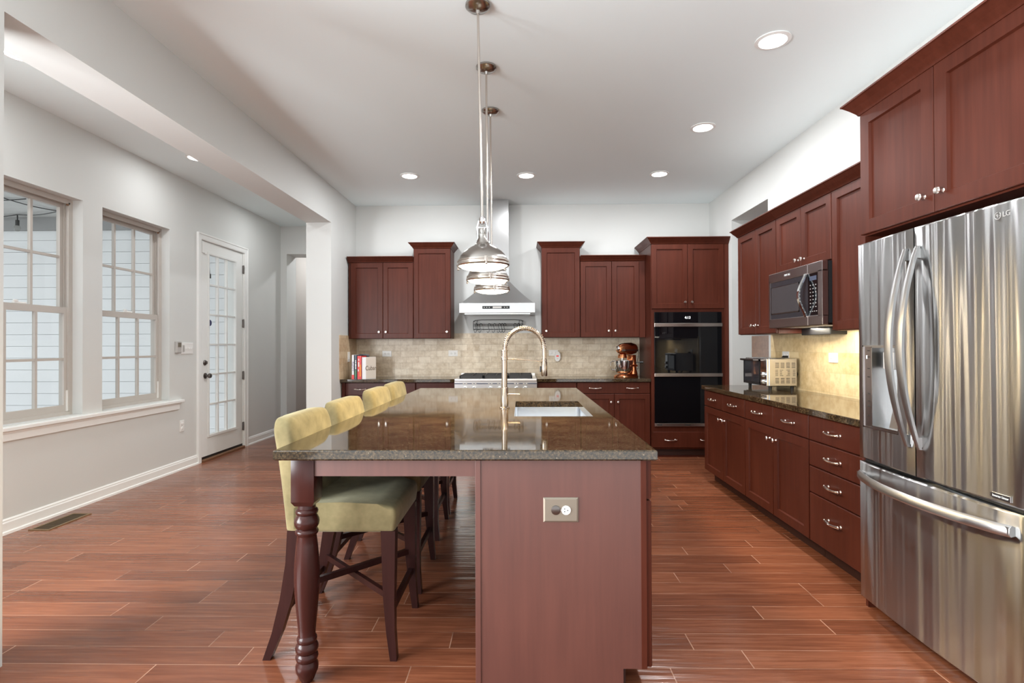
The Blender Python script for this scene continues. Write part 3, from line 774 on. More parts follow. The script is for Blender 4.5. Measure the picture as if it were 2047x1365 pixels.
# ---- light strips lying on the cabinet tops
def strip(x0, x1, y0, y1, z, label):
    t = thing('light_strip', label, 'light strip', ((x0+x1)/2, (y0+y1)/2, z), 'light strips on the cabinet tops')
    MB().box(x0, x1, y0, y1, z, z+.022, .002).build('channel', 'strip_wood', t)
    long = max(x1-x0, y1-y0)
    lamp_light('strip_light', t, ((x0+x1)/2, (y0+y1)/2, z+.026), x1-x0-.01, STRIP_W*long*(.55 if y1-y0 > .1 else .4), (.97, .98, 1), (math.pi, 0, 0), 'RECTANGLE', y1-y0-.006)
strip(-2.03, -1.42, 6.56, 6.60, 2.39, 'thin light strip on top of the double cabinet above the books')
strip(-1.27, -.90, 6.56, 6.60, 2.558, 'thin light strip on top of the tall cabinet left of the hood')
strip(.29, .67, 6.56, 6.60, 2.556, 'thin light strip on top of the tall cabinet right of the hood')
strip(.80, 1.42, 6.56, 6.60, 2.388, 'thin light strip on top of the double cabinet above the mixer')
strip(1.62, 2.30, 6.50, 6.54, 2.545, 'thin light strip on top of the oven tower')
strip(2.12, 2.16, 2.80, 5.10, 2.388, 'long thin light strip on the cabinets along the right wall')
strip(2.00, 2.04, 1.80, 2.66, 2.522, 'thin light strip on the deep cabinet above the refrigerator')

# ================================================================== REFRIGERATOR
FX = 1.672                     # front of the door edges
FY0, FY1, FYM = 1.806, 2.694, 2.288
fr = thing('refrigerator', 'stainless steel french-door refrigerator with ice dispenser', 'refrigerator', (2.0, 2.25, 0))
MB().box(1.75, 2.37, FY0+.005, FY1-.005, .03, 1.79).build('fridge_body', 'plastic_grey', fr)
MB().box(1.80, 2.3, FY0+.03, FY1-.03, 0, .03).build('base_grille', 'black', fr)
def fx(y):                     # shallow bow of the doors across the width
    k = (y-(FY0+FY1)/2)/((FY1-FY0)/2)
    return FX-.020*(1-k*k)
def bowed(y0, y1, z0, z1, hole=None):
    m = MB(); n = 14; b = .007
    ys = sorted({y0+(y1-y0)*i/n for i in range(n+1)} | ({hole[0], hole[1]} if hole else set()))
    zs = sorted({z0, z0+b, z1-b, z1} | ({hole[2], hole[3]} if hole else set()))
    def X(y, z):
        e = 0
        if y-y0 < 1e-6 or y1-y < 1e-6: e = max(e, b)
        if z-z0 < 1e-6 or z1-z < 1e-6: e = max(e, b)
        return fx(y)+e
    g = [[m.v((X(y, z), y, z)) for z in zs] for y in ys]
    back = [[m.v((1.752, y, z)) for z in (z0, z1)] for y in (y0, y1)]
    for i in range(len(ys)-1):
        for j in range(len(zs)-1):
            if hole and hole[0]-1e-6 <= ys[i] and ys[i+1] <= hole[1]+1e-6 and hole[2]-1e-6 <= zs[j] and zs[j+1] <= hole[3]+1e-6: continue
            m.face([g[i][j], g[i+1][j], g[i+1][j+1], g[i][j+1]], True)
    m.face(g[0]+[back[0][1], back[0][0]]); m.face(g[-1]+[back[1][1], back[1][0]])
    m.face([r[0] for r in g]+[back[1][0], back[0][0]]); m.face([r[-1] for r in g]+[back[1][1], back[0][1]])
    m.face([back[0][0], back[1][0], back[1][1], back[0][1]])
    return m
DISP = (2.385, 2.632, .905, 1.30)
ld = bowed(FYM+.003, FY1, .748, 1.796, DISP).build('left_door', 'fridge_steel', fr)
rd = bowed(FY0, FYM-.003, .748, 1.796).build('right_door', 'fridge_steel', fr)
fz = bowed(FY0, FY1, .066, .730).build('freezer_drawer', 'fridge_steel', fr)
MB().box(1.70, 1.76, FY0+.01, FY1-.01, .728, .750).build('door_gap', 'black', fr)
# dispenser
y0, y1, z0, z1 = DISP
xf = fx((y0+y1)/2)
m = MB().box(xf-.003, xf+.02, y1-.007, y1, z0, z1).box(xf-.003, xf+.02, y0, y0+.007, z0, z1).box(xf-.003, xf+.02, y0, y1, z0, z0+.007).box(xf-.003, xf+.02, y0, y1, z1-.007, z1)
dsp = m.build('dispenser', 'steel', ld)
yp = y1-.062
MB().box(xf+.001, xf+.02, yp, y1-.007, z0+.007, z1-.007).build('dispenser_panel', 'micro_steel', dsp, label='dark touch strip')
m = MB().box(xf+.070, xf+.074, y0+.007, yp, z0+.007, z1-.007).box(xf, xf+.07, yp-.004, yp, z0+.007, z1-.007).box(xf, xf+.07, y0+.007, y0+.011, z0+.007, z1-.007).box(xf, xf+.07, y0+.007, yp, z1-.012, z1-.007).box(xf-.002, xf+.07, y0+.007, yp, z0+.007, z0+.016)
m.build('dispenser_cavity', 'steel', dsp)
MB().box(xf+.012, xf+.06, y0+.05, y0+.125, 1.19, 1.27, .006).cyl((xf+.036, y0+.088, 1.27), (xf+.036, y0+.088, 1.288), .012).build('ice_chute', 'plastic_grey', dsp)
MB().prism([(xf+.03, z0+.016), (xf+.07, z0+.016), (xf+.07, 1.11)], 1, y0+.03, y0+.11).build('dispenser_paddle', 'steel', dsp)
m = MB()
for z in (1.275, 1.245, 1.19, 1.15, 1.07, 1.035, 1.01, .965): m.box(xf, xf+.001, yp+.012, yp+.03, z-.003, z+.001)
m.build('button_marks', 'dark_slot', dsp)
MB().box(xf-.0005, xf+.001, y1-.032, y1-.024, 1.235, 1.252).build('indicator', 'ink_white', dsp)
# bowed vertical handles
def vhandle(yc, door):
    m = MB(); n = 22; za, zb = .868, 1.712; rs = []
    for i in range(n+1):
        t = i/n; z = za+(zb-za)*t; s = math.sin(math.pi*t); bow = .078*s**.9+.006
        x = fx(yc)-bow; hw = .010+.010*s; th = .014
        rs.append([(x+th/2, yc-hw, z), (x+th/2, yc+hw, z), (x-th/4, yc+hw, z), (x-th/2, yc+hw*.5, z), (x-th/2, yc-hw*.5, z), (x-th/4, yc-hw, z)])
    m.loft(rs, True, True)
    for z in (za+.03, zb-.03): m.box(fx(yc)-.016, fx(yc)+.004, yc-.010, yc+.010, z-.02, z+.02)
    m.build('door_handle', 'fridge_handle', door)
vhandle(2.322, ld); vhandle(2.252, rd)
# freezer handle: wide shallow bow
m = MB(); n = 26; rs = []
for i in range(n+1):
    t = i/n; y = 1.848+(2.672-1.848)*t; s = math.sin(math.pi*t); x = fx(y)-.008-.062*s**.7; h = .020
    z = .668; th = .016
    rs.append([(x+th, y, z+h*.6), (x, y, z+h), (x-th*.6, y, z+h*.5), (x-th*.7, y, z-h*.6), (x-th*.3, y, z-h), (x+th, y, z-h*.7)])
m.loft(rs, True, True)
for y in (1.868, 2.652): m.box(fx(y)-.02, fx(y)+.004, y-.018, y+.018, .655, .682)
m.build('drawer_handle', 'fridge_handle', fz)
# badges
bx = fx(1.90)-.0015
bd = MB().box(bx-.0005, bx+.004, 1.857, 1.946, .762, .783, .0008).build('badge', 'steel', rd)
MB().box(bx-.001, bx, 1.861, 1.927, .765, .780).build('badge_face', 'dark_slot', bd)
text('badge_text', 'Inverter Linear', .0105, (bx-.0014, 1.894, .7725), (0, -1, 0), (0, 0, 1), 'ink_white', bd)
m = MB()
for k in range(4): m.box(bx-.001, bx, 1.930+k*.004, 1.932+k*.004, .765, .780)
m.build('badge_bars', 'dark_slot', bd)
lx = fx(1.885)-.001; cy, cz = 1.897, 1.752
lg = MB().tube([(lx, cy+.012*math.cos(math.radians(a)), cz+.012*math.sin(math.radians(a))) for a in range(-230, 91, 20)], .0013, 6).tube([(lx, cy+.001, cz+.006), (lx, cy+.001, cz-.005), (lx, cy-.004, cz-.005)], .0013, 6).box(lx-.0006, lx+.001, cy-.010, cy-.004, cz-.001, cz+.001).sphere((lx, cy+.005, cz+.003), .0017, 6).build('logo', 'plastic_grey', rd)
text('logo_text', 'LG', .026, (lx-.001, 1.862, 1.752), (0, -1, 0), (0, 0, 1), 'plastic_grey', lg)

# ================================================================== MICROWAVE (hung under the short cabinet)
mx = 2.0
mw = thing('microwave', 'steel over-counter microwave under the short cabinet', 'microwave', (2.15, 3.975, 1.43))
Y0, Y1, Z0, Z1 = 3.592, 4.362, 1.435, 1.866
MB().box(mx+.04, XR-.003, Y0+.004, Y1-.004, Z0+.014, Z1-.002).build('case', 'black_matte', mw)
ys = 3.775
fd = MB()
fd.box(mx, mx+.04, ys+.0015, Y1, Z1-.072, Z1, .004).box(mx, mx+.04, ys+.0015, Y1, Z0, Z0+.070, .004).box(mx, mx+.04, Y1-.022, Y1, Z0+.06, Z1-.06)
door = fd.build('microwave_door', 'micro_steel', mw)
MB().box(mx+.003, mx+.010, ys+.0015, Y1-.022, Z0+.068, Z1-.070).build('door_glass', 'dark_glass', door)
MB().box(mx+.0015, mx+.003, 3.90, Y1-.045, Z0+.115, Z1-.115).build('window', 'grey_glass', door)
m = MB()
for (a, b, c2, e) in ((3.89, Y1-.035, Z0+.105, Z0+.118), (3.89, Y1-.035, Z1-.125, Z1-.11), (3.89, 3.903, Z0+.105, Z1-.11), (Y1-.05, Y1-.035, Z0+.105, Z1-.11)): m.box(mx+.002, mx+.0032, a, b, c2, e)
m.build('window_border', 'pewter', door)
text('maker_lettering', 'MAYTAG', .022, (mx-.0006, 4.06, Z1-.038), (0, -1, 0), (0, 0, 1), 'ink_white', door)
cp = MB().box(mx, mx+.04, Y0, ys-.0015, Z1-.072, Z1, .004).box(mx, mx+.04, Y0, ys-.0015, Z0, Z0+.070, .004).box(mx, mx+.04, Y0, Y0+.055, Z0+.06, Z1-.06, .002).build('control_column', 'micro_steel', mw)
MB().box(mx+.002, mx+.010, Y0+.055, ys-.0015, Z0+.068, Z1-.070).build('keypad', 'black_glass', cp)
m = MB()
for r in range(7):
    for k in range(3): m.box(mx+.001, mx+.002, 3.668+k*.034, 3.680+k*.034, 1.56+r*.025, 1.566+r*.025)
for k in range(4): m.box(mx+.001, mx+.002, 3.66+k*.026, 3.672+k*.026, 1.53, 1.535)
m.build('key_marks', 'plastic_grey', cp)
MB().box(mx+.001, mx+.002, 3.665, 3.75, 1.745, 1.775).build('display', 'tape_blue', cp)
m = MB(); n = 20; rs = []
for i in range(n+1):
    t = i/n; z = 1.497+(1.80-1.497)*t; s = math.sin(math.pi*t); x = mx-.004-.052*s**1.3; yc = 3.792
    rs.append([(x+.005, yc-.014, z), (x+.005, yc+.014, z), (x-.005, yc+.014, z), (x-.006, yc, z), (x-.005, yc-.014, z)])
m.loft(rs, True, True); m.build('microwave_handle', 'chrome', door)
MB().box(mx+.006, XR-.02, Y0+.02, Y1-.02, Z0, Z0+.014).build('underside', 'micro_steel', mw)
lens = MB().box(mx+.12, mx+.22, 3.70, 3.86, Z0-.002, Z0).box(mx+.12, mx+.22, 4.10, 4.26, Z0-.002, Z0).build('lamp_lens', 'plastic_white', mw)
lamp_light('cooktop_lamp', mw, (mx+.20, 3.80, Z0-.006), .14, MICRO_W, (1, .91, .75), shape='RECTANGLE', size_y=.1)
lamp_light('cooktop_lamp', mw, (mx+.20, 4.18, Z0-.006), .14, MICRO_W, (1, .91, .75), shape='RECTANGLE', size_y=.1)
ul = thing('under_cabinet_bar', 'slim black bar under the far cabinet behind the microwave', 'light bar', (2.30, 4.2, 1.378))
MB().box(2.26, 2.385, 3.96, 4.364, 1.378, 1.433, .004).build('housing', 'black', ul)

# ================================================================== TOASTER OVEN
tx0, tx1, ty0, ty1, tz0, tz1 = 2.085, 2.345, 4.60, 5.075, .946, 1.188
to = thing('toaster_oven', 'stainless toaster oven with slotted side on the right counter', 'toaster oven', (2.2, 4.84, CT))
MB().box(tx0+.02, tx1, ty0, ty1, tz0, tz1, .008).build('case', 'steel', to)
m = MB()
for r in range(4):
    for k in range(4):
        u = tx0+.075+k*.046
        m.box(u, u+.031, ty0-.0012, ty0+.002, tz1-.045-r*.0125, tz1-.0405-r*.0125)
        m.box(u, u+.031, ty0-.0012, ty0+.002, tz0+.030+r*.0125, tz0+.0345+r*.0125)
for r in range(5):
    for k, (a, b) in enumerate(((0, .024), (.038, .066), (.094, .122), (.148, .169))):
        if r in (1, 2, 3) and k in (1, 2): a, b = (a, b-.010) if k == 1 else (a+.010, b)
        m.box(tx0+.075+a, tx0+.075+b, ty0-.0012, ty0+.002, tz0+.092+r*.0115, tz0+.0955+r*.0115)
m.build('vent_slots', 'dark_slot', to)
for za in (tz1-.030, tz0+.081): MB().box(tx0+.065, tx0+.255, ty0-.002, ty0, za, za+.003).build('side_rib', 'steel', to)
MB().box(tx0+.004, tx0+.02, ty0+.004, ty0+.125, tz0+.004, tz1-.004, .003).build('control_strip', 'chrome', to)
for z in (1.045, .985): MB().lathe([(.024, 0), (.022, .018), (.016, .022), (0, .023)], (tx0+.004, ty0+.065, z), (-1, 0, 0), 16).build('control_knob', 'chrome', to)
gd = MB().box(tx0, tx0+.018, ty0+.13, ty0+.145, tz0+.02, tz1-.012).box(tx0, tx0+.018, ty1-.018, ty1-.003, tz0+.02, tz1-.012).box(tx0, tx0+.018, ty0+.13, ty1-.003, tz1-.03, tz1-.012).box(tx0, tx0+.018, ty0+.13, ty1-.003, tz0+.005, tz0+.03).build('glass_door', 'black', to)
MB().box(tx0+.004, tx0+.008, ty0+.145, ty1-.018, tz0+.03, tz1-.03).build('pane', 'dark_glass', gd)
MB().tube([(tx0, ty0+.16, tz1-.022), (tx0-.035, ty0+.165, tz1-.018), (tx0-.035, ty1-.03, tz1-.018), (tx0, ty1-.025, tz1-.022)], .009, 8).build('handle_bar', 'pewter', gd)
for x in (tx0+.045, tx1-.03):
    for y in (ty0+.03, ty1-.04): MB().cyl((x, y, CT), (x, y, tz0), .013, .015, 12).build('foot', 'rubber', to)
MB().tube([(tx1, ty0+.10, 1.08), (tx1+.022, ty0+.075, 1.09), (tx1+.032, ty0+.06, 1.05), (tx1+.022, ty0+.075, .985), (tx1, ty0+.10, .98)], .006, 8).build('power_cord', 'black', to)

# ================================================================== OUTLETS ON THE TILE
def outlet_h(T, uc, wc, label, name='wall_outlet'):
    base = T(uc, 0, wc-.036)
    t = thing(name, label, 'outlet', base, 'outlets on the backsplash')
    MB(T).box(uc-.059, uc+.059, 0, .006, wc-.037, wc+.037, .002).build('cover_plate', 'plastic_white', t)
    for s in (-1, 1):
        MB(T).lathe([(.0165, 0), (.0165, .002), (.015, .003)], (uc+s*.022, .006, wc), (0, 1, 0), 16).build('socket', 'plastic_white', t)
        MB(T).box(uc+s*.022-.005, uc+s*.022+.005, .0085, .0095, wc-.007, wc-.005).box(uc+s*.022-.005, uc+s*.022+.005, .0085, .0095, wc+.005, wc+.007).build('slots', 'dark_slot', t)
    return t
TBK = TB(YB-.011); TRT = TR(XR-.011)
outlet_h(TBK, -1.727, 1.203, 'white outlet on beige tile right of the books')
outlet_h(TBK, -.877, 1.207, 'white outlet on beige tile under the left hood-side cabinet')
outlet_h(TBK, .405, 1.209, 'white outlet on beige tile behind the plug-in alarm')
outlet_h(TRT, 4.87, 1.205, 'white outlet on golden tile behind the toaster oven, cord plugged in')
outlet_h(TRT, 4.133, 1.202, 'white outlet on golden tile nearest the refrigerator')
pl = thing('power_plug', 'black plug in the outlet above the toaster oven', 'plug', (XR-.03, 4.85, 1.18))
MB().prism([(4.815, 1.178), (4.895, 1.172), (4.895, 1.182), (4.845, 1.205), (4.815, 1.205)], 0, XR-.05, XR-.0205).build('plug_body', 'black', pl)
al = thing('plug_in_alarm', 'white oval plug-in alarm with small red display', 'alarm', (.455, YB-.03, 1.10))
m = MB(); pts = [(.455+.036*math.cos(a), 1.165+(.062 if math.sin(a) > 0 else .066)*math.copysign(abs(math.sin(a))**.7, math.sin(a))) for a in [2*math.pi*i/28 for i in range(28)]]
m.prism(pts, 1, YB-.055, YB-.0175, .006, 2); m.build('case', 'plastic_white', al)
MB().box(.440, .470, YB-.0565, YB-.054, 1.160, 1.176).build('display', 'display_red', al)
MB().box(.447, .463, YB-.0565, YB-.054, 1.135, 1.141).build('button', 'plastic_grey', al)
sw = thing('light_switch', 'white switch on the pinkish tile return above the books', 'light switch', (XB+.011, 6.52, 1.11))
MB().box(XB+.011, XB+.018, 6.482, 6.556, 1.11, 1.232, .002).build('cover_plate', 'plastic_white', sw)
MB().box(XB+.018, XB+.024, 6.505, 6.533, 1.14, 1.20, .002).build('rocker', 'plastic_white', sw)

# ================================================================== RANGE
RX0, RX1 = -.774, .174
rg = thing('gas_range', 'stainless gas range with black grates and red knobs hidden, under the hood', 'range', (-.30, 6.5, 0))
rg['label'] = 'stainless gas range with black iron grates below the hood'
MB().box(RX0, RX1, 6.22, YB-.014, .10, .895).build('range_body', 'range_steel', rg)
for x in (RX0+.06, RX1-.06):
    for y in (6.28, 6.75): MB().cyl((x, y, 0), (x, y, .10), .022).build('foot', 'black', rg)
MB().box(RX0, RX1, 6.145, YB-.014, .895, .922, .006).build('cooktop', 'range_steel', rg)
MB().box(RX0+.004, RX1-.004, YB-.05, YB-.014, .922, .955, .003).build('back_trim', 'range_steel', rg)
cpn = MB().prism([(6.22, .77), (6.16, .775), (6.15, .895), (6.22, .895)], 0, RX0, RX1).build('control_panel', 'range_steel', rg)
MB().box(RX0+.002, RX1-.002, 6.146, 6.158, .862, .872).build('panel_stripe', 'tape_blue', cpn)
m = MB()
KX = (-.652, -.546, -.36, -.255, -.06, .04)
for x in KX: m.box(x-.026, x-.008, 6.1445, 6.15, .859, .874).box(x+.006, x+.024, 6.1445, 6.15, .859, .874)
m.build('burner_marks', 'plastic_grey', cpn)
for x in KX:
    MB().lathe([(.027, 0), (.027, .008), (.022, .012), (.021, .038), (.018, .042), (0, .043)], (x, 6.158, .808), (0, -1, 0), 20).build('control_knob', 'steel', rg)
od = MB().box(RX0+.005, RX1-.005, 6.165, 6.22, .20, .762, .004).build('oven_door', 'range_steel', rg)
MB().box(RX0+.16, RX1-.16, 6.163, 6.166, .32, .60).build('oven_window', 'black_glass', od)
MB().cyl((RX0+.05, 6.125, .71), (RX1-.05, 6.125, .71), .013).cyl((RX0+.09, 6.125, .71), (RX0+.09, 6.17, .71), .010).cyl((RX1-.09, 6.125, .71), (RX1-.09, 6.17, .71), .010).build('handle_bar', 'steel', od)
gw = (RX1-RX0-.10)/3
for k in range(3):
    a = RX0+.05+gw*k+.003; b = a+gw-.006; y0, y1 = 6.19, 6.775
    m = MB()
    for (p, q, r, s) in ((a, b, y0, y0+.016), (a, b, y1-.016, y1), (a, a+.014, y0, y1), (b-.014, b, y0, y1)): m.box(p, q, r, s, .924, .958, .003)
    xm = (a+b)/2; ym = (y0+y1)/2
    m.box(a, b, ym-.008, ym+.008, .936, .958, .003)
    for yb in (y0+.146, y1-.146):
        m.box(a, xm-.03, yb-.006, yb+.006, .944, .958).box(xm+.03, b, yb-.006, yb+.006, .944, .958)
        m.box(xm-.006, xm+.006, yb+.03, yb+.14, .944, .958).box(xm-.006, xm+.006, yb-.14, yb-.03, .944, .958)
    m.build('grate', 'iron', rg)
    for yb in (y0+.146, y1-.146): MB().lathe([(.05, 0), (.05, .006), (.036, .008), (.036, .016), (.03, .02), (0, .021)], (xm, yb, .922), (0, 0, 1), 20).build('burner', 'iron', rg)

# ================================================================== HOOD
hc = -.287
hd = thing('range_hood', 'stainless chimney range hood above the gas range', 'range hood', (hc, 6.55, 1.686))
hx0, hx1, hy, hz0, hz1 = -.738, .164, 6.32, 1.690, 1.808
m = MB().box(hx0, hx1, hy, YB-.001, hz0, hz1, .004); m.build('hood_band', 'hood_steel', hd)
cx0, cx1, cy = hc-.14, hc+.135, 6.585
ztop = 2.10
rs = []
for t in (0, .12, .3, .5, .7, .88, 1):
    e = t+.05*math.sin(math.pi*t)           # slightly concave flanks
    k = lambda p, q: p+(q-p)*e
    z = hz1+(ztop-hz1)*t
    rs.append([(k(hx0+.02, cx0), k(hy+.02, cy), z), (k(hx1-.02, cx1), k(hy+.02, cy), z), (k(hx1-.02, cx1), YB-.001, z), (k(hx0+.02, cx0), YB-.001, z)])
MB().loft(rs, True, True).build('hood_canopy', 'hood_steel', hd)
MB().box(cx0, cx1, cy, YB-.001, ztop, 2.66).build('chimney', 'hood_steel', hd)
MB().box(cx0+.004, cx1-.004, cy+.004, YB-.001, 2.66, HC-.001).build('chimney', 'hood_steel', hd)
p = MB().box(-.462, -.140, hy-.002, hy+.002, 1.738, 1.772).build('control_strip', 'black', hd)
MB().box(-.34, -.235, hy-.003, hy-.002, 1.744, 1.766).build('display', 'plastic_grey', p)
m = MB()
for x in (-.44, -.41, -.38, -.20, -.17): m.lathe([(.006, 0), (.006, .001)], (x, hy-.002, 1.755), (0, -1, 0), 8)
m.build('button_marks', 'plastic_grey', p)
MB().box(hx0+.06, hx1-.06, hy+.05, YB-.05, hz0-.014, hz0).build('filter_panel', 'steel', hd)
MB().tube([(hx1-.006, hy-.002, hz0+.06), (hx1-.006, hy-.002, hz0+.055)], .001, 4).box(.06, .085, hy-.0012, hy, 1.715, 1.745).build('maker_plate', 'steel', hd)
# ---- rail and hooks under the hood
rk = thing('hook_rail', 'dark wire rail mounted on wall under the hood', 'rail', (-.30, YB-.03, 1.48))
a, b = -.612, .016
m = MB()
for z, yy in ((1.575, YB-.055), (1.555, YB-.055), (1.51, YB-.03)): m.tube([(a, yy, z), (b, yy, z)], .004, 6)
m.tube([(a, YB-.003, 1.61), (a+.02, YB-.02, 1.625), (a+.10, YB-.03, 1.632), (b-.10, YB-.03, 1.632), (b-.02, YB-.02, 1.625), (b, YB-.003, 1.61)], .004, 6)
for x in (a, a+.045, b-.045, b): m.tube([(x, YB-.003, 1.62), (x, YB-.055, 1.60), (x, YB-.055, 1.55), (x, YB-.03, 1.50), (x, YB-.003, 1.50)], .0035, 6)
m.build('wire_frame', 'wire_dark', rk)
def hook(x, label, first=None):
    if first: return dup(first, (x, YB-.063, 1.47), label, 'hooks on the rail')
    m = MB(); yy = YB-.063
    m.tube([(x+.018, yy+.012, 1.556), (x+.016, yy+.008, 1.58), (x, yy, 1.586), (x-.012, yy-.004, 1.57), (x-.006, yy-.004, 1.53), (x+.004, yy-.004, 1.50), (x-.002, yy-.004, 1.476), (x-.018, yy-.006, 1.470), (x-.026, yy-.006, 1.484)], .0036, 7)
    return m.build('s_hook', 'wire_dark', None, label=label, category='hook', group='hooks on the rail')
h0 = hook(-.575, 'first dark S-shaped hook from the left on the rail')
for f in (h0,): pass
HX = [(-.518, 'second'), (-.412, 'third'), (-.345, 'fourth'), (-.282, 'fifth'), (-.248, 'sixth'), (-.215, 'seventh'), (-.085, 'eighth'), (-.04, 'ninth')]
for x, w in HX:
    c = h0.copy(); COL.objects.link(c); c.location = (h0.location.x+(x+.575), h0.location.y, h0.location.z)
    c['label'] = w+' dark S-shaped hook from the left on the rail'

# ================================================================== BOOKS
def book(name, label, x0, x1, h, mat, y0=6.285, d=.19, group='cookbooks on the left counter'):
    t = thing(name, label, 'book', ((x0+x1)/2, y0+d/2, CT), group)
    m = MB().box(x0, x0+.003, y0, y0+d, CT, CT+h).box(x1-.003, x1, y0, y0+d, CT, CT+h).box(x0, x1, y0, y0+.004, CT, CT+h)
    m.build('cover', mat, t)
    MB().box(x0+.003, x1-.003, y0+.004, y0+d-.004, CT+.003, CT+h-.004).build('page_block', 'book_page', t)
    return t
Ysp = 6.2845
b1 = book('cookbook', 'white book with tall lettering and red foot, leftmost in the row', -2.006, -1.977, .285, 'book_white')
MB().box(-2.006, -1.977, Ysp-.001, Ysp, CT, CT+.05).build('red_foot', 'book_red', b1, label='red band at the foot of the spine')
text('spine_lettering', 'PLENTY', .032, (-1.9915, Ysp-.0005, CT+.15), (0, 0, -1), (1, 0, 0), 'ink_purple', b1)
b2 = book('cookbook', 'dark blue book second in the row on the counter', -1.974, -1.944, .283, 'book_blue')
m = MB()
for k, (a, w) in enumerate(((.118, .024), (.146, .034), (.186, .02), (.21, .012))): m.box(-1.964, -1.953, Ysp-.001, Ysp, CT+a, CT+a+w)
m.build('spine_marks', 'ink_white', b2)
MB().box(-1.97, -1.948, Ysp-.001, Ysp, CT+.02, CT+.105).build('spine_picture', 'book_green', b2)
b3 = book('cookbook', 'red book third in the row on the counter', -1.941, -1.888, .272, 'book_red')
m = MB().box(-1.928, -1.916, Ysp-.001, Ysp, CT+.145, CT+.20).box(-1.926, -1.917, Ysp-.001, Ysp, CT+.215, CT+.24).box(-1.932, -1.922, Ysp-.001, Ysp, CT+.09, CT+.115)
m.build('spine_marks', 'ink_white', b3)
MB().box(-1.913, -1.894, Ysp-.001, Ysp, CT+.03, CT+.17).build('spine_streak', 'ink_orange', b3)
b4 = thing('cookbook', 'pale book turned to show its cover, rightmost in the row', 'book', (-1.82, 6.33, CT), 'cookbooks on the left counter')
qa, qb = Vector((-1.885, 6.292)), Vector((-1.838, 6.287)); dv = Vector((.075, .155)); h4 = .258
def hexa(m, pts, z0, z1): m.loft([[(p.x, p.y, z) for p in pts] for z in (z0, z1)])
m = MB(); hexa(m, [qa, qb, qb+dv, qa+dv], CT, CT+h4); m.build('cover', 'book_white', b4)
nrm = Vector((dv.y, -dv.x)).normalized(); m = MB(); hexa(m, [qb+nrm*.0005, qb+dv+nrm*.0005, qb+dv+nrm*.002, qb+nrm*.002], CT+.004, CT+h4-.003); m.build('front_board', 'book_page', b4, label='tan front cover')
mid = qb+dv*.5+nrm*.0025
text('cover_lettering', 'Cuban', .075, (mid.x, mid.y, CT+.125), (dv.x, dv.y, 0), (0, 0, 1), 'ink_brown', b4)
be = thing('book_end', 'thin black bookend behind the red and blue books', 'bookend', (-1.92, 6.49, CT))
m = MB().box(-1.97, -1.855, 6.478, 6.482, CT, CT+.292).box(-1.97, -1.855, 6.482, 6.56, CT, CT+.003); m.build('plate', 'black', be)

# ================================================================== STAND MIXER
mix = thing('stand_mixer', 'copper stand mixer with steel bowl on the right counter', 'mixer', (1.245, 6.53, CT))
th = math.radians(218); ca, sa_ = math.cos(th), math.sin(th)   # forward direction of the mixer
MX, MY = 1.285, 6.52
def TM(u, v, w): return (MX+u*ca-v*sa_, MY+u*sa_+v*ca, CT+w)
# base with two legs
m = MB(TM)
def oval(cu, ru, rv, w, n=28, cv=0): return [(cu+ru*math.cos(2*math.pi*i/n), cv+rv*math.sin(2*math.pi*i/n), w) for i in range(n)]
m.loft([oval(.03, .165, .125, 0), oval(.03, .168, .128, .012), oval(.03, .155, .115, .03), oval(.02, .12, .09, .042)], True, True)
m.build('mixer_base', 'copper', mix)
m = MB(TM); m.loft([oval(-.085, .055, .07, .03), oval(-.085, .045, .055, .09), oval(-.085, .042, .05, .2), oval(-.07, .055, .055, .27)], True, True)
for k in range(-2, 3): m.cyl((-.045, k*.018, .07), (-.042, k*.018, .245), .008, None, 8)
m.build('column', 'copper', mix)
m = MB(TM); rs = []
for u, r, z in ((-.155, .01, .345), (-.15, .04, .345), (-.12, .063, .345), (-.05, .074, .347), (.05, .072, .345), (.12, .062, .342), (.158, .045, .340), (.165, .02, .340)):
    rs.append([(u, r*.92*math.cos(2*math.pi*i/24), z+r*math.sin(2*math.pi*i/24)) for i in range(24)])
m.loft(rs, True, True); m.build('motor_head', 'copper', mix)
m = MB(TM); rs = []
for u, r in ((-.14, .052), (-.10, .0675), (-.04, .0755), (.05, .0745), (.11, .0665), (.15, .052)):
    rs.append([(u, s*r*.94, z) for s, z in ((-1, .318), (-1.01, .330), (-1, .338), (1, .338), (1.01, .330), (1, .318))])
m.loft(rs); m.build('head_band', 'copper_band', mix, label='dull steel band round the head')
MB(TM).lathe([(.028, 0), (.028, .016), (.022, .02), (0, .021)], (.158, 0, .352), (1, 0, 0), 16).build('hub_cap', 'chrome', mix)
MB(TM).lathe([(.055, 0), (.05, .03), (.045, .045)], (.095, 0, .235), (0, 0, 1), 20).build('gear_collar', 'copper', mix)
MB(TM).cyl((.095, 0, .235), (.095, 0, .13), .011).sphere((.095, 0, .13), .03, 10, (1, .4, 1.6)).build('beater', 'steel', mix)
bw = MB(TM).lathe([(.055, .05), (.085, .062), (.105, .10), (.112, .15), (.115, .205), (.118, .207), (.111, .204), (.106, .15), (.098, .10), (.07, .066), (0, .062)], (.075, 0, 0), (0, 0, 1), 32).build('mixing_bowl', 'chrome', mix)
bp = (.075, 0)
wx, wy = -1, .0
hang = math.radians(-38+180-0)
def TW(u, v, w): return (u, v, w)
bc = TM(.075, 0, 0)
hd_ = Vector((-1, -.12, 0)).normalized()
MB().tube([(bc[0]+hd_.x*r, bc[1]+hd_.y*r, CT+z) for r, z in ((.110, .195), (.14, .198), (.16, .18), (.158, .13), (.145, .095), (.098, .085))], .0055, 8).build('bowl_handle', 'chrome', bw)
kx = TM(-.085, 0, .18)
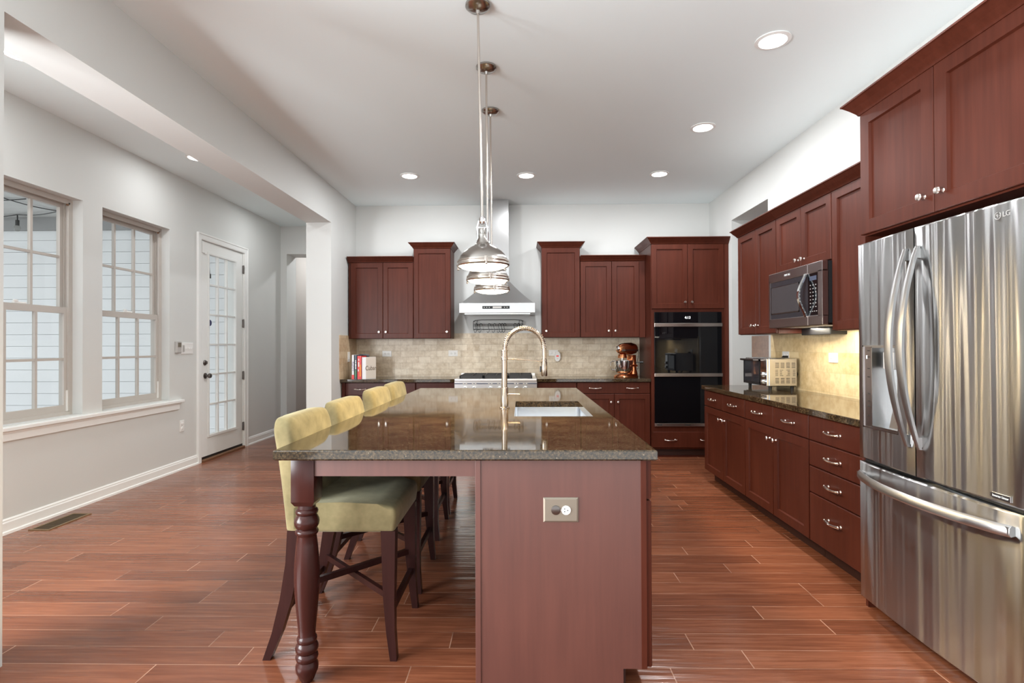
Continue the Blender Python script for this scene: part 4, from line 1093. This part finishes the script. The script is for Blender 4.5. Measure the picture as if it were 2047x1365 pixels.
MB().cyl((kx[0]+.04, kx[1]-.03, kx[2]), (kx[0]+.085, kx[1]-.035, kx[2]), .005).cyl((kx[0]+.083, kx[1]-.035, kx[2]), (kx[0]+.125, kx[1]-.04, kx[2]), .011).build('lift_lever', 'black', mix)
MB().tube([(kx[0]+.05, kx[1]-.04, CT+.33), (kx[0]+.075, kx[1]-.03, CT+.30), (kx[0]+.07, kx[1]-.03, CT+.25), (kx[0]+.06, kx[1]-.02, CT+.20), (kx[0]+.075, kx[1]-.02, CT+.14), (kx[0]+.06, kx[1]-.02, CT+.09)], .0035, 6).build('power_cord', 'black', mix)
m = MB(TM)
for v in (-.060, .060): m.box(-.03, .075, v*1.8-.008, v*1.8+.008, .135, .15, .003)
m.box(-.05, -.03, -.116, .116, .13, .155, .003); m.build('bowl_arms', 'copper', mix)

# ================================================================== ISLAND
IX0, IX1, IY0, IY1 = -.938, .5035, 2.0016, 4.93
BX0, BX1, BY0, BY1 = -.178, .47, 2.037, 4.89
isl = thing('kitchen_island', 'cherry kitchen island with turned legs under the granite top', 'island', (.0, 3.46, 0))
# end panel with a toe notch at the right
m = MB().prism([(BX0+.02, 0), (.380, 0), (.380, .083), (.449, .083), (.449, .874), (BX0+.02, .874)], 1, BY0, BY0+.02); m.build('end_panel', 'cherry_panel', isl)
MB().box(BX0, BX0+.02, BY0-.004, BY1, 0, .874, .001).build('back_panel', 'cherry_panel', isl)
MB().box(.449, .470, BY0-.002, BY0+.02, .083, .874, .001).build('corner_stile', 'cherry', isl)
MB().box(BX0+.02, .449, BY1-.02, BY1, 0, .874).build('end_panel', 'cherry', isl)
MB().box(.380, .392, BY0+.02, BY1-.02, 0, .09).build('toe_kick', 'toe_kick', isl)
MB().box(BX0+.02, .468, BY0+.02, BY1-.02, .085, .10).build('cabinet_floor', 'cherry_dark', isl)
T = TI(.470)
m = MB()
for y in (BY0+.02, 2.70, 3.0, 3.76, 4.33, BY1-.038): m.box(.45, .470, y, y+.018, .10, .874)
m.box(.45, .470, BY0+.02, BY1-.02, .856, .874).box(.45, .470, BY0+.02, BY1-.02, .725, .74)
m.build('face_frame', 'cherry_dark', isl)
def d_isl(a, b, dr=True, two=False):
    if dr: drawer(T, a, b, .722, .866, isl, (.5,)); top = .714
    else: top = .866
    if two:
        c = (a+b)/2; shaker(T, a, c-.002, .088, top, isl, (c-.04, top-.08)); shaker(T, c+.002, b, .088, top, isl, (c+.04, top-.08))
    else: shaker(T, a, b, .088, top, isl, (b-.045, top-.08))
d_isl(BY0+.006, 2.42); d_isl(2.424, 2.90); d_isl(2.904, 3.77, True, True); d_isl(3.774, 4.33); d_isl(4.334, BY1-.004)
# turned legs with square heads, aprons
LXc = -.842
def island_leg(yc):
    m = MB()
    s = .045
    m.box(LXc-s, LXc+s, yc-s, yc+s, .705, .874, .002)
    m.loft([[(LXc-s, yc-s, .706), (LXc+s, yc-s, .706), (LXc+s, yc+s, .706), (LXc-s, yc+s, .706)], [(LXc-.034, yc-.034, .688), (LXc+.034, yc-.034, .688), (LXc+.034, yc+.034, .688), (LXc-.034, yc+.034, .688)]])
    P = lambda y: CAM_H-(880+y/2.815-689.5)*2.083/F_PX
    prof = [(.032, .694)]
    for r, y in ((.034, 378), (.041, 386), (.043, 396), (.041, 407), (.036, 413), (.040, 422), (.046, 440), (.0475, 455), (.046, 470), (.040, 486), (.036, 492), (.042, 500), (.044, 509), (.042, 519), (.037, 527), (.036, 535), (.040, 580), (.0445, 650), (.0475, 720), (.0475, 790), (.045, 860), (.040, 950), (.034, 1040), (.0315, 1088), (.033, 1096), (.037, 1104), (.038, 1114), (.036, 1125), (.034, 1130), (.039, 1140), (.043, 1155), (.043, 1168), (.039, 1183), (.035, 1189), (.040, 1198), (.043, 1212), (.040, 1226), (.036, 1234), (.037, 1240), (.042, 1255), (.043, 1272), (.041, 1290), (.034, 1312), (.027, 1338)): prof.append((r, P(y)))
    prof += [(.023, .016), (.021, 0)]
    prof = [(r, z-0) for r, z in prof]
    m.lathe(prof, (LXc, yc, 0), (0, 0, 1), 32)
    return m.build('leg', 'leg_wood', isl)
island_leg(2.084); island_leg(4.846)
MB().box(LXc+.045, BX0, 2.046, 2.066, .806, .874).build('apron', 'cherry_panel', isl)
MB().box(LXc+.045, BX0, 4.864, 4.884, .806, .874).build('apron', 'cherry_panel', isl)
MB().box(LXc-.036, LXc-.016, 2.129, 4.801, .806, .874).build('apron', 'cherry_panel', isl)
# top with sink cut-out
SX0, SX1, SY0, SY1 = -.042, .392, 2.955, 3.748
def ring_slab(name, x0, x1, y0, y1, h, z0, z1, **tags):
    m = MB(); b = .006
    def R(a, c, d, e, z, n=0): return [(a, d, z), (c, d, z), (c, e, z), (a, e, z)]
    outer = [R(x0+b, x1-b, y0+b, y1-b, z0), R(x0, x1, y0, y1, z0+b), R(x0, x1, y0, y1, z1-b), R(x0+b*.3, x1-b*.3, y0+b*.3, y1-b*.3, z1-b*.3), R(x0+b, x1-b, y0+b, y1-b, z1)]
    inner = [R(h[0], h[1], h[2], h[3], z1), R(h[0], h[1], h[2], h[3], z0)]
    allr = outer+inner+[outer[0]]
    rs = [[m.v(p) for p in r] for r in allr[:-1]]; rs.append(rs[0])
    for a, c in zip(rs, rs[1:]):
        for i in range(4): m.face([a[i], a[(i+1) % 4], c[(i+1) % 4], c[i]])
    return m.build(name, 'granite', None, **tags)
ring_slab('countertop', IX0, IX1, IY0, IY1, (SX0, SX1, SY0, SY1), .874, CT, label='large dark speckled granite island top with sink cut-out', category='countertop')
sk = thing('sink', 'stainless undermount sink in the island top', 'sink', ((SX0+SX1)/2, (SY0+SY1)/2, .68))
m = MB(); e = .012
def rr(x0, x1, y0, y1, r, z, n=5):
    pts = []
    for cx, cy, a in ((x1-r, y1-r, 0), (x0+r, y1-r, 90), (x0+r, y0+r, 180), (x1-r, y0+r, 270)):
        pts += [(x, y, z) for x, y in arc(cx, cy, r, a, a+90, n)]
    return pts
m.loft([rr(SX0-.03, SX1+.03, SY0-.03, SY1+.03, .03, .873), rr(SX0-e, SX1+e, SY0-e, SY1+e, .03, .873), rr(SX0-e, SX1+e, SY0-e, SY1+e, .03, .72), rr(SX0+.01, SX1-.01, SY0+.01, SY1-.01, .05, .69), rr(.13, .22, 3.31, 3.39, .03, .685)], False, True)
m.face([m.v(p) for p in rr(.13, .22, 3.31, 3.39, .03, .6849)])
m.build('basin', 'sink_steel', sk)
MB().lathe([(.04, 0), (.038, .004), (.02, .002), (0, .002)], (.175, 3.35, .6855), (0, 0, 1), 20).build('drain', 'chrome', sk)
# faucet
fc = thing('faucet', 'tall brushed spring-arch kitchen faucet beside the island sink', 'faucet', (-.108, 3.34, CT))
fxx, fy = -.108, 3.34
MB().lathe([(.031, 0), (.031, .006), (.024, .010), (.0235, .127), (.020, .131)], (fxx, fy, CT), (0, 0, 1), 24).build('base_body', 'faucet_steel', fc)
MB().lathe([(.018, .128), (.0175, .30), (.022, .302), (.022, .318), (.019, .320), (.019, .355), (.022, .357), (.022, .362)], (fxx, fy, CT), (0, 0, 1), 20).build('riser', 'faucet_steel', fc)
pts = [(fxx+.002, fy, CT+.36)]
R_ = .122; cxx = fxx+.012+R_-.008
pts = [(fxx+.002, fy, CT+.33), (fxx+.003, fy, CT+.36)]+[(cxx-R_*math.cos(math.radians(a)), fy, CT+.372+R_*1.04*math.sin(math.radians(a))) for a in range(0, 181, 9)]+[(cxx+R_+.001, fy, CT+.33), (cxx+R_, fy, CT+.30)]
MB().tube(pts, .013, 14).build('hose_arch', 'faucet_steel', fc)
pp = [Vector(p) for p in pts[2:-2]]; coil = []
turns = 34; n = turns*8
for i in range(n+1):
    t = i/n*(len(pp)-1); k = min(int(t), len(pp)-2); p = pp[k].lerp(pp[k+1], t-k); d = (pp[k+1]-pp[k]).normalized()
    s = Vector((0, 1, 0)); q = d.cross(s); a = 2*math.pi*i/8
    coil.append(p+(s*math.cos(a)+q*math.sin(a))*.0145)
MB().tube(coil, .0022, 5).build('spring', 'faucet_steel', fc)
hx = cxx+R_
MB().lathe([(.014, .31), (.0165, .30), (.0165, .29), (.019, .285), (.0195, .205), (.016, .199)], (hx, fy, CT), (0, 0, 1), 20).build('spray_head', 'faucet_steel', fc)
MB().box(hx-.028, hx-.017, fy-.007, fy+.007, CT+.225, CT+.262, .003).build('spray_trigger', 'black', fc)
MB().cyl((fxx+.018, fy, CT+.309), (hx-.03, fy, CT+.294), .0045, None, 10).cyl((hx-.05, fy, CT+.2957), (hx-.015, fy, CT+.292), .0075, None, 10).build('support_arm', 'faucet_steel', fc)
MB().cyl((fxx+.02, fy-.004, CT+.087), (fxx+.098, fy-.012, CT+.087), .0052, None, 10).build('lever_handle', 'faucet_steel', fc)
# outlet on the island end
T = TB(BY0)
ot = thing('island_outlet', 'brownish metal outlet plate on the end of the island', 'outlet', (.146, BY0, .636))
MB(T).rings(.080, .212, .636, .729, [(0, 0), (0, .003), (.006, .007)]).build('cover_plate', 'brass_plate', ot)
MB(T).lathe([(.0175, 0), (.0175, .003), (.015, .004)], (.127, .007, .6825), (0, 1, 0), 20).build('socket', 'pewter', ot, label='grey capped socket')
s2 = MB(T).lathe([(.0175, 0), (.0175, .003), (.015, .004)], (.166, .007, .6825), (0, 1, 0), 20).build('socket', 'plastic_white', ot, label='white socket')
MB(T).box(.158, .162, .0105, .0115, .676, .680).box(.158, .162, .0105, .0115, .686, .690).box(.169, .174, .0105, .0115, .681, .684).build('slots', 'dark_slot', s2)
MB(T).lathe([(.004, 0), (.003, .002)], (.1465, .007, .6825), (0, 1, 0), 10).build('screw', 'steel', ot)

# ================================================================== STOOLS
def make_stool():
    # local: seat centre at the origin, front towards +x (island)
    s = thing('counter_stool', '', 'stool', (0, 0, 0), 'stools along the island')
    m = MB(); w = .235
    prof = [(-.215, .527), (.222, .527), (.232, .600), (.222, .632), (.15, .648), (0, .655), (-.16, .650), (-.215, .645)]
    m.prism(prof, 1, -w, w, .018, 3)
    for f in m.bm.faces: f.smooth = True
    m.build('seat', 'velvet', s)
    m = MB()
    def lerp(tab, z):
        for (za, xa), (zb, xb) in zip(tab, tab[1:]):
            if z <= zb: return xa+(xb-xa)*max(0, (z-za)/(zb-za))
        return tab[-1][1]
    OUT = [(.527, -.238), (.64, -.250), (.80, -.268), (1.003, -.302)]
    INN = [(.527, -.135), (.60, -.140), (.70, -.160), (.84, -.188), (1.003, -.214)]
    zs = [.527, .60, .68, .76, .84, .90]
    r = .055
    half = [(w-.008, .527), (w, .54)]+[(w, z) for z in zs[1:]]+[(w-r+r*math.cos(math.radians(a)), 1.003-r+r*math.sin(math.radians(a))) for a in range(0, 91, 15)]
    outline = half+[(.12, 1.006), (0, 1.007), (-.12, 1.006)]+[(-y, z) for y, z in reversed(half)]
    rs = []
    for ins, t in ((.034, 0.), (.014, .05), (.004, .14), (0, .28), (0, .72), (.004, .86), (.014, .95), (.034, 1.)):
        ring = []
        for y, z in outline:
            z2 = max(.527, z-ins) if z > .6 else z
            y2 = y-math.copysign(min(ins, abs(y)), y)
            ring.append((lerp(OUT, z2)+(lerp(INN, z2)-lerp(OUT, z2))*t, y2, z2))
        rs.append(ring)
    m.loft(rs, True, True)
    m.build('backrest', 'velvet', s)
    for sy in (-1, 1):
        yc = sy*.208
        rs = []
        for x, z, hx_, hy_ in ((.195, .535, .030, .026), (.197, .40, .027, .024), (.199, .25, .023, .021), (.206, .12, .018, .019), (.219, 0, .014, .017)):
            yy = yc+sy*(.53-z)*.03
            rs.append([(x-hx_, yy-hy_, z), (x+hx_, yy-hy_, z), (x+hx_, yy+hy_, z), (x-hx_, yy+hy_, z)])
        MB().loft(rs, True, False).build('leg', 'stool_wood', s)
        rs = []
        for x, z, hx_, hy_ in ((-.196, .535, .032, .024), (-.205, .40, .029, .023), (-.232, .25, .025, .021), (-.270, .11, .020, .019), (-.312, 0, .016, .017)):
            yy = yc+sy*(.53-z)*.03
            rs.append([(x-hx_, yy-hy_, z), (x+hx_, yy-hy_, z), (x+hx_, yy+hy_, z), (x-hx_, yy+hy_, z)])
        MB().loft(rs, True, False).build('leg', 'stool_wood', s)
    def bar(p, q, h=.013, t=.010):
        p, q = Vector(p), Vector(q); d = (q-p); d.z = 0; d.normalize(); n = Vector((-d.y, d.x, 0))*t; u = Vector((0, 0, h))
        MB().loft([[tuple(a-n-u), tuple(a+n-u), tuple(a+n+u), tuple(a-n+u)] for a in (p, q)]).build('stretcher', 'stool_wood', s)
    bar((-.225, -.212, .285), (.195, .212, .285)); bar((-.225, .212, .258), (.195, -.212, .258))
    bar((.200, -.214, .19), (.200, .214, .19), .014, .011); bar((-.245, -.214, .20), (-.245, .214, .20), .014, .011)
    return s
st = make_stool()
SL = [(2.455, 'olive velvet counter stool nearest the camera, behind the turned leg'), (3.055, 'olive velvet counter stool second from the camera at the island'),
      (3.815, 'olive velvet counter stool third from the camera at the island'), (4.375, 'olive velvet counter stool farthest from the camera at the island')]
for i, (y, lab) in enumerate(SL):
    o = st if i == 0 else copy_tree(st)
    o.location = (-.754-(0, .010, .033, .036)[i], y, 0); o['label'] = lab

# ================================================================== PENDANTS
def make_pendant():
    p = thing('pendant_light', '', 'pendant light', (0, 0, HC), 'pendants over the island')
    Z = lambda z: z
    MB().lathe([(.066, HC-.001), (.066, HC-.012), (.05, HC-.026), (.012, HC-.034), (.008, HC-.05)], (0, 0, 0), (0, 0, 1), 28).build('canopy', 'pendant_steel', p)
    MB().cyl((0, 0, HC-.03), (0, 0, 1.972), .0065).build('rod', 'nickel', p)
    MB().lathe([(.010, 1.985), (.016, 1.975), (.018, 1.955), (.010, 1.945)], (0, 0, 0), (0, 0, 1), 16).tube([(-.026, 0, 1.86), (-.026, 0, 1.93), (-.018, 0, 1.958), (0, 0, 1.966), (.018, 0, 1.958), (.026, 0, 1.93), (.026, 0, 1.86)], .0065, 8).cyl((-.033, 0, 1.925), (.033, 0, 1.925), .005).build('yoke', 'chrome', p)
    sh = MB().lathe([(0, 1.922), (.018, 1.920), (.0205, 1.912), (.0205, 1.892), (.023, 1.890), (.024, 1.868), (.029, 1.858), (.032, 1.848), (.036, 1.840), (.047, 1.830), (.066, 1.820), (.086, 1.808), (.104, 1.794), (.118, 1.778), (.126, 1.762), (.129, 1.750), (.126, 1.750), (.114, 1.776), (.09, 1.80), (.05, 1.822), (0, 1.83)], (0, 0, 0), (0, 0, 1), 48).build('shade', 'pendant_steel', p)
    MB().lathe([(.127, 1.754), (.134, 1.752), (.136, 1.744), (.131, 1.742), (.131, 1.738), (.137, 1.736), (.139, 1.726), (.134, 1.719), (.128, 1.722), (.126, 1.74)], (0, 0, 0), (0, 0, 1), 48).build('rim', 'nickel', p)
    for k in range(3):
        a = math.radians(40+120*k); c_, s_ = math.cos(a), math.sin(a)
        def TC(u, v, w, c_=c_, s_=s_): return (u*c_-v*s_, u*s_+v*c_, w)
        MB(TC).box(.130, .146, -.009, .009, 1.728, 1.756, .003).cyl((.147, 0, 1.722), (.147, 0, 1.752), .005, None, 8).sphere((.147, 0, 1.717), .007, 8).build('clamp', 'nickel', p)
    MB().lathe([(.1275, 1.724), (.115, 1.714), (.09, 1.706), (.05, 1.700), (0, 1.698), (0, 1.722), (.127, 1.728)], (0, 0, 0), (0, 0, 1), 40).build('glass_lens', 'pendant_glow', p)
    lamp_light('bulb_light', p, (0, 0, 1.690), .2, PEND_W, (1, .76, .42))
    return p
pe = make_pendant()
PL = [(-.225, 2.81, -.2005, 'nickel dome pendant light nearest the camera over the island'), (-.222, 3.44, -.216, 'middle nickel dome pendant light over the island'), (-.233, 4.08, -.2245, 'nickel dome pendant light farthest from the camera over the island')]
for i, (xc, y, xs, lab) in enumerate(PL):
    o = pe if i == 0 else copy_tree(pe)
    o.location = (xc, y, HC); o['label'] = lab
    o.rotation_euler = (0, -math.atan2(xs-xc, 1.38), math.radians(25*i))
    if i: o.rotation_euler = (0, -math.atan2(xs-xc, 1.38), math.radians(0))
